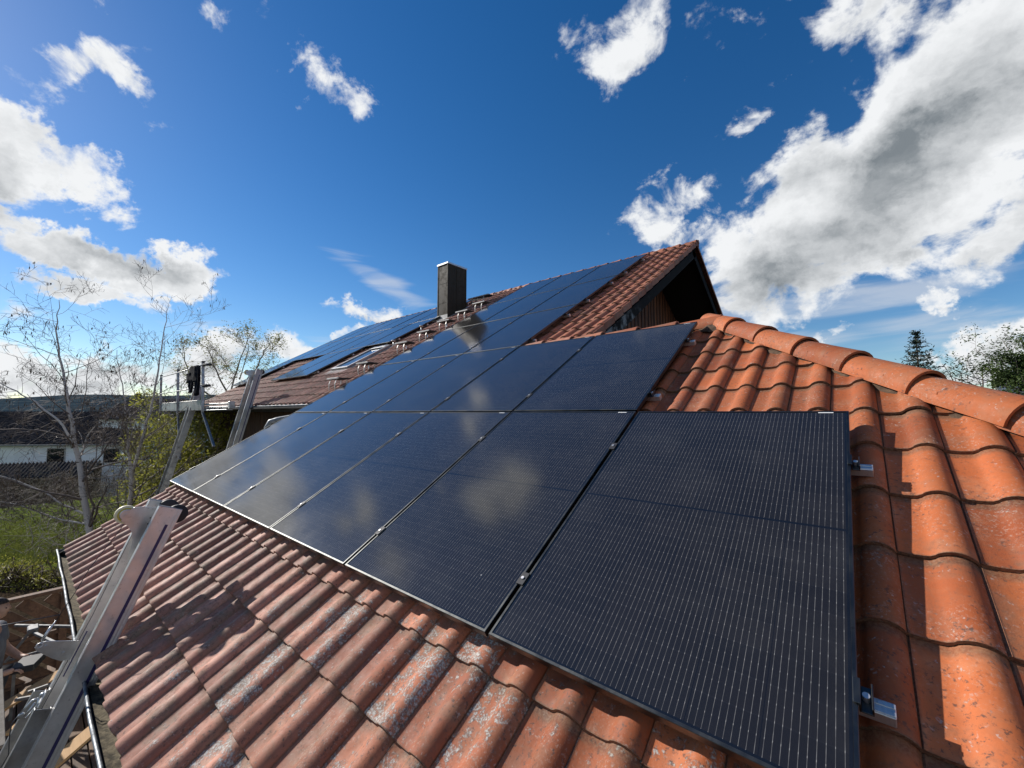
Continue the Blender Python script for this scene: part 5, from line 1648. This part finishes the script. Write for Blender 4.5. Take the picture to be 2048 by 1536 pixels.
# support frame (trestle) with galvanised bars
tr = thing('trestle', 'galvanised folding trestle with crossed bars beside the worker', 'trestle', (-.2, -1.45, GZ))
mb = MB()
c = atz(70, 1250, -2.0)
for (a, b) in (((30, 1251), (215, 1254)), ((60, 1262), (140, 1300)), ((65, 1258), (10, 1325)), ((20, 1320), (90, 1300)), ((55, 1385), (120, 1362)), ((30, 1400), (110, 1385))):
    mb.bar(atz(*a, -1.95 if a[1] < 1300 else -2.3), atz(*b, -1.95 if b[1] < 1310 else -2.3), .03, .03, bev=.003)
mb.build('bar', 'dark_galv', tr)
mb = MB()
for (a, z) in (((30, 1325), -2.3), ((215, 1254), -1.95), ((120, 1362), -2.3)):
    q = atz(*a, z); mb.bar(q, (q[0]+.05, q[1], GZ), .03, .03)
mb.build('leg', 'dark_galv', tr)
mb = MB(); mb.box(atz(66, 1258, -1.93), .09, .05, .03, bev=.01); mb.build('clamp_head', 'dark_galv', tr)
mb = MB(); mb.bar(atz(-2, 1342, -1.75), atz(2, 1495, -2.05), .05, .04, bev=.004)
o = mb.build('upright_batten', 'grey_wood'); tag(o, 'pale upright batten at the left picture edge below the worker', 'batten')

# ---- the worker
def skin_body(name, verts, edges, radii, mat, parent, root=0, sub=2):
    me = bpy.data.meshes.new(name); me.from_pydata([tuple(map(float, v)) for v in verts], edges, []); me.materials.append(MATS[mat])
    o = bpy.data.objects.new(name, me); COL.objects.link(o); o.parent = parent; o.matrix_basis = WINV[parent.name]
    md = o.modifiers.new('skin', 'SKIN'); md.use_smooth_shade = True
    sv = me.skin_vertices[0].data
    for i, r_ in enumerate(radii): sv[i].radius = (r_, r_) if not hasattr(r_, '__len__') else r_; sv[i].use_root = (i == root)
    ms = o.modifiers.new('sub', 'SUBSURF'); ms.levels = sub; ms.render_levels = sub
    return o
head = atz(-28, 1250, GZ+1.62)
wx, wyy = head[0], head[1]
pw = thing('person', 'worker in a grey shirt and dark trousers at the lower left picture edge', 'person', (wx, wyy, GZ+.11))
fd2 = np.array([.35, .93, 0]); fd2 /= np.linalg.norm(fd2); rt = np.array([fd2[1], -fd2[0], 0])   # facing, right hand side
def H(f, s_, z): return np.array([wx, wyy, GZ+.11])+fd2*f+rt*s_+np.array([0, 0, z])
V_ = [H(0, 0, .93), H(.0, 0, 1.08), H(.02, 0, 1.25), H(.02, 0, 1.40), H(.03, 0, 1.49), H(.05, 0, 1.56),
      H(.02, .17, 1.41), H(.05, .25, 1.15), H(.22, .20, 1.02), H(.31, .15, 1.02),
      H(.02, -.17, 1.41), H(.05, -.25, 1.15), H(.22, -.18, 1.02), H(.31, -.12, 1.02),
      H(0, .10, .86), H(.03, .12, .50), H(-.02, .13, .09), H(.12, .14, .04),
      H(0, -.10, .86), H(.05, -.12, .50), H(.0, -.13, .09), H(.14, -.14, .04)]
E_ = [(0, 1), (1, 2), (2, 3), (3, 4), (4, 5), (3, 6), (6, 7), (7, 8), (8, 9), (3, 10), (10, 11), (11, 12), (12, 13), (0, 14), (14, 15), (15, 16), (16, 17), (0, 18), (18, 19), (19, 20), (20, 21)]
Rr = [.14, .135, .15, .13, .06, .055, .065, .048, .035, .03, .065, .048, .035, .03, .095, .065, .045, .04, .095, .065, .045, .04]
skin_body('body', V_, E_, Rr, 'skin', pw)
skin_body('shirt', [H(0, 0, .90), H(0, 0, 1.08), H(.02, 0, 1.26), H(.02, 0, 1.40), H(.02, .17, 1.41), H(.045, .235, 1.20), H(.02, -.17, 1.41), H(.045, -.235, 1.20)], [(0, 1), (1, 2), (2, 3), (3, 4), (4, 5), (3, 6), (6, 7)], [.165, .155, .17, .142, .082, .07, .082, .07], 'grey_shirt', pw)
skin_body('trousers', [H(0, 0, .93), H(0, .10, .84), H(.03, .12, .50), H(-.02, .13, .12), H(0, -.10, .84), H(.05, -.12, .50), H(0, -.13, .12)], [(0, 1), (1, 2), (2, 3), (0, 4), (4, 5), (5, 6)], [.16, .115, .085, .07, .115, .085, .07], 'dark_trousers', pw)
mb = MB(); hc = H(.07, 0, 1.66)
nlat, nlon = 12, 16
for i in range(nlat+1):
    a = math.pi*i/nlat
    for k in range(nlon):
        b = 2*math.pi*k/nlon
        l = np.array([math.sin(a)*math.cos(b), math.sin(a)*math.sin(b), math.cos(a)])
        w = .078*(1-.18*max(0, -l[2])); f = .098
        ff = l[0]*f
        if l[0] > .85 and abs(l[2]) < .25: ff += .018*(1-abs(l[2])*4)      # nose
        if l[0] > .7 and -.75 < l[2] < -.45: ff += .006
        mb.v.append(tuple(hc+fd2*ff+rt*l[1]*w+np.array([0, 0, l[2]*.118])))
for i in range(nlat):
    for k in range(nlon): k2 = (k+1) % nlon; mb.f.append((i*nlon+k, (i+1)*nlon+k, (i+1)*nlon+k2, i*nlon+k2))
for sg in (-1, 1): mb.box(hc+rt*sg*.080, .018, .008, .030, fd2, rt, (0, 0, 1), .005)
mb.build('head', 'skin', pw, smooth=True)
mb = MB()
for sg in (-1, 1): p_ = hc+fd2*.088+rt*sg*.030+np.array([0, 0, .012]); mb.disc(p_, fd2, .010, .010, 10)
mb.bar(hc+fd2*.097-rt*.022-np.array([0, 0, .055]), hc+fd2*.097+rt*.022-np.array([0, 0, .055]), .004, .006)
mb.build('eyes_and_mouth', 'hair', pw)
mb = MB()
for i in range(8):
    a = math.pi*.60*i/7
    for k in range(nlon):
        b = 2*math.pi*k/nlon; cut_ = .55 if math.cos(b) > .3 else 1.0
        aa = a*cut_
        l = np.array([math.sin(aa)*math.cos(b), math.sin(aa)*math.sin(b), math.cos(aa)])
        mb.v.append(tuple(hc+fd2*l[0]*.107+rt*l[1]*.088+np.array([0, 0, l[2]*.128+.002])))
for i in range(7):
    for k in range(nlon): k2 = (k+1) % nlon; mb.f.append((i*nlon+k, (i+1)*nlon+k, (i+1)*nlon+k2, i*nlon+k2))
mb.build('hair', 'hair', pw, smooth=True)
for sg, hb in ((1, H(.31, .15, 1.02)), (-1, H(.31, -.12, 1.02))):
    for q in range(5):
        off = (q-1.5)*.019
        ln = [.062, .075, .080, .072, .05][q]
        a = hb+rt*off*1.0; 
        if q == 4: a = hb-rt*sg*.03-fd2*.02; dd = -rt*sg*.5+fd2*.7
        else: dd = fd2
        skin_body('finger', [a, a+dd*ln*.5+np.array([0, 0, -.006]), a+dd*ln*.8+np.array([0, 0, -.03]), a+dd*ln*.85+np.array([0, 0, -.05])], [(0, 1), (1, 2), (2, 3)], [.010, .009, .008, .007], 'skin', pw, 0, 1)
for sg in (-1, 1):
    mb = MB(); mb.box(H(.08, sg*.135, .045), .145, .048, .042, fd2, rt, (0, 0, 1), .03); mb.build('shoe', 'rubber', pw)
mb = MB(); mb.box(H(.36, .01, 1.0), .10, .14, .035, fd2, rt, (0, 0, 1), .01); o = mb.build('power_tool', 'rubber')
tag(o, 'dark tool held in front of the worker at the left edge', 'tool')
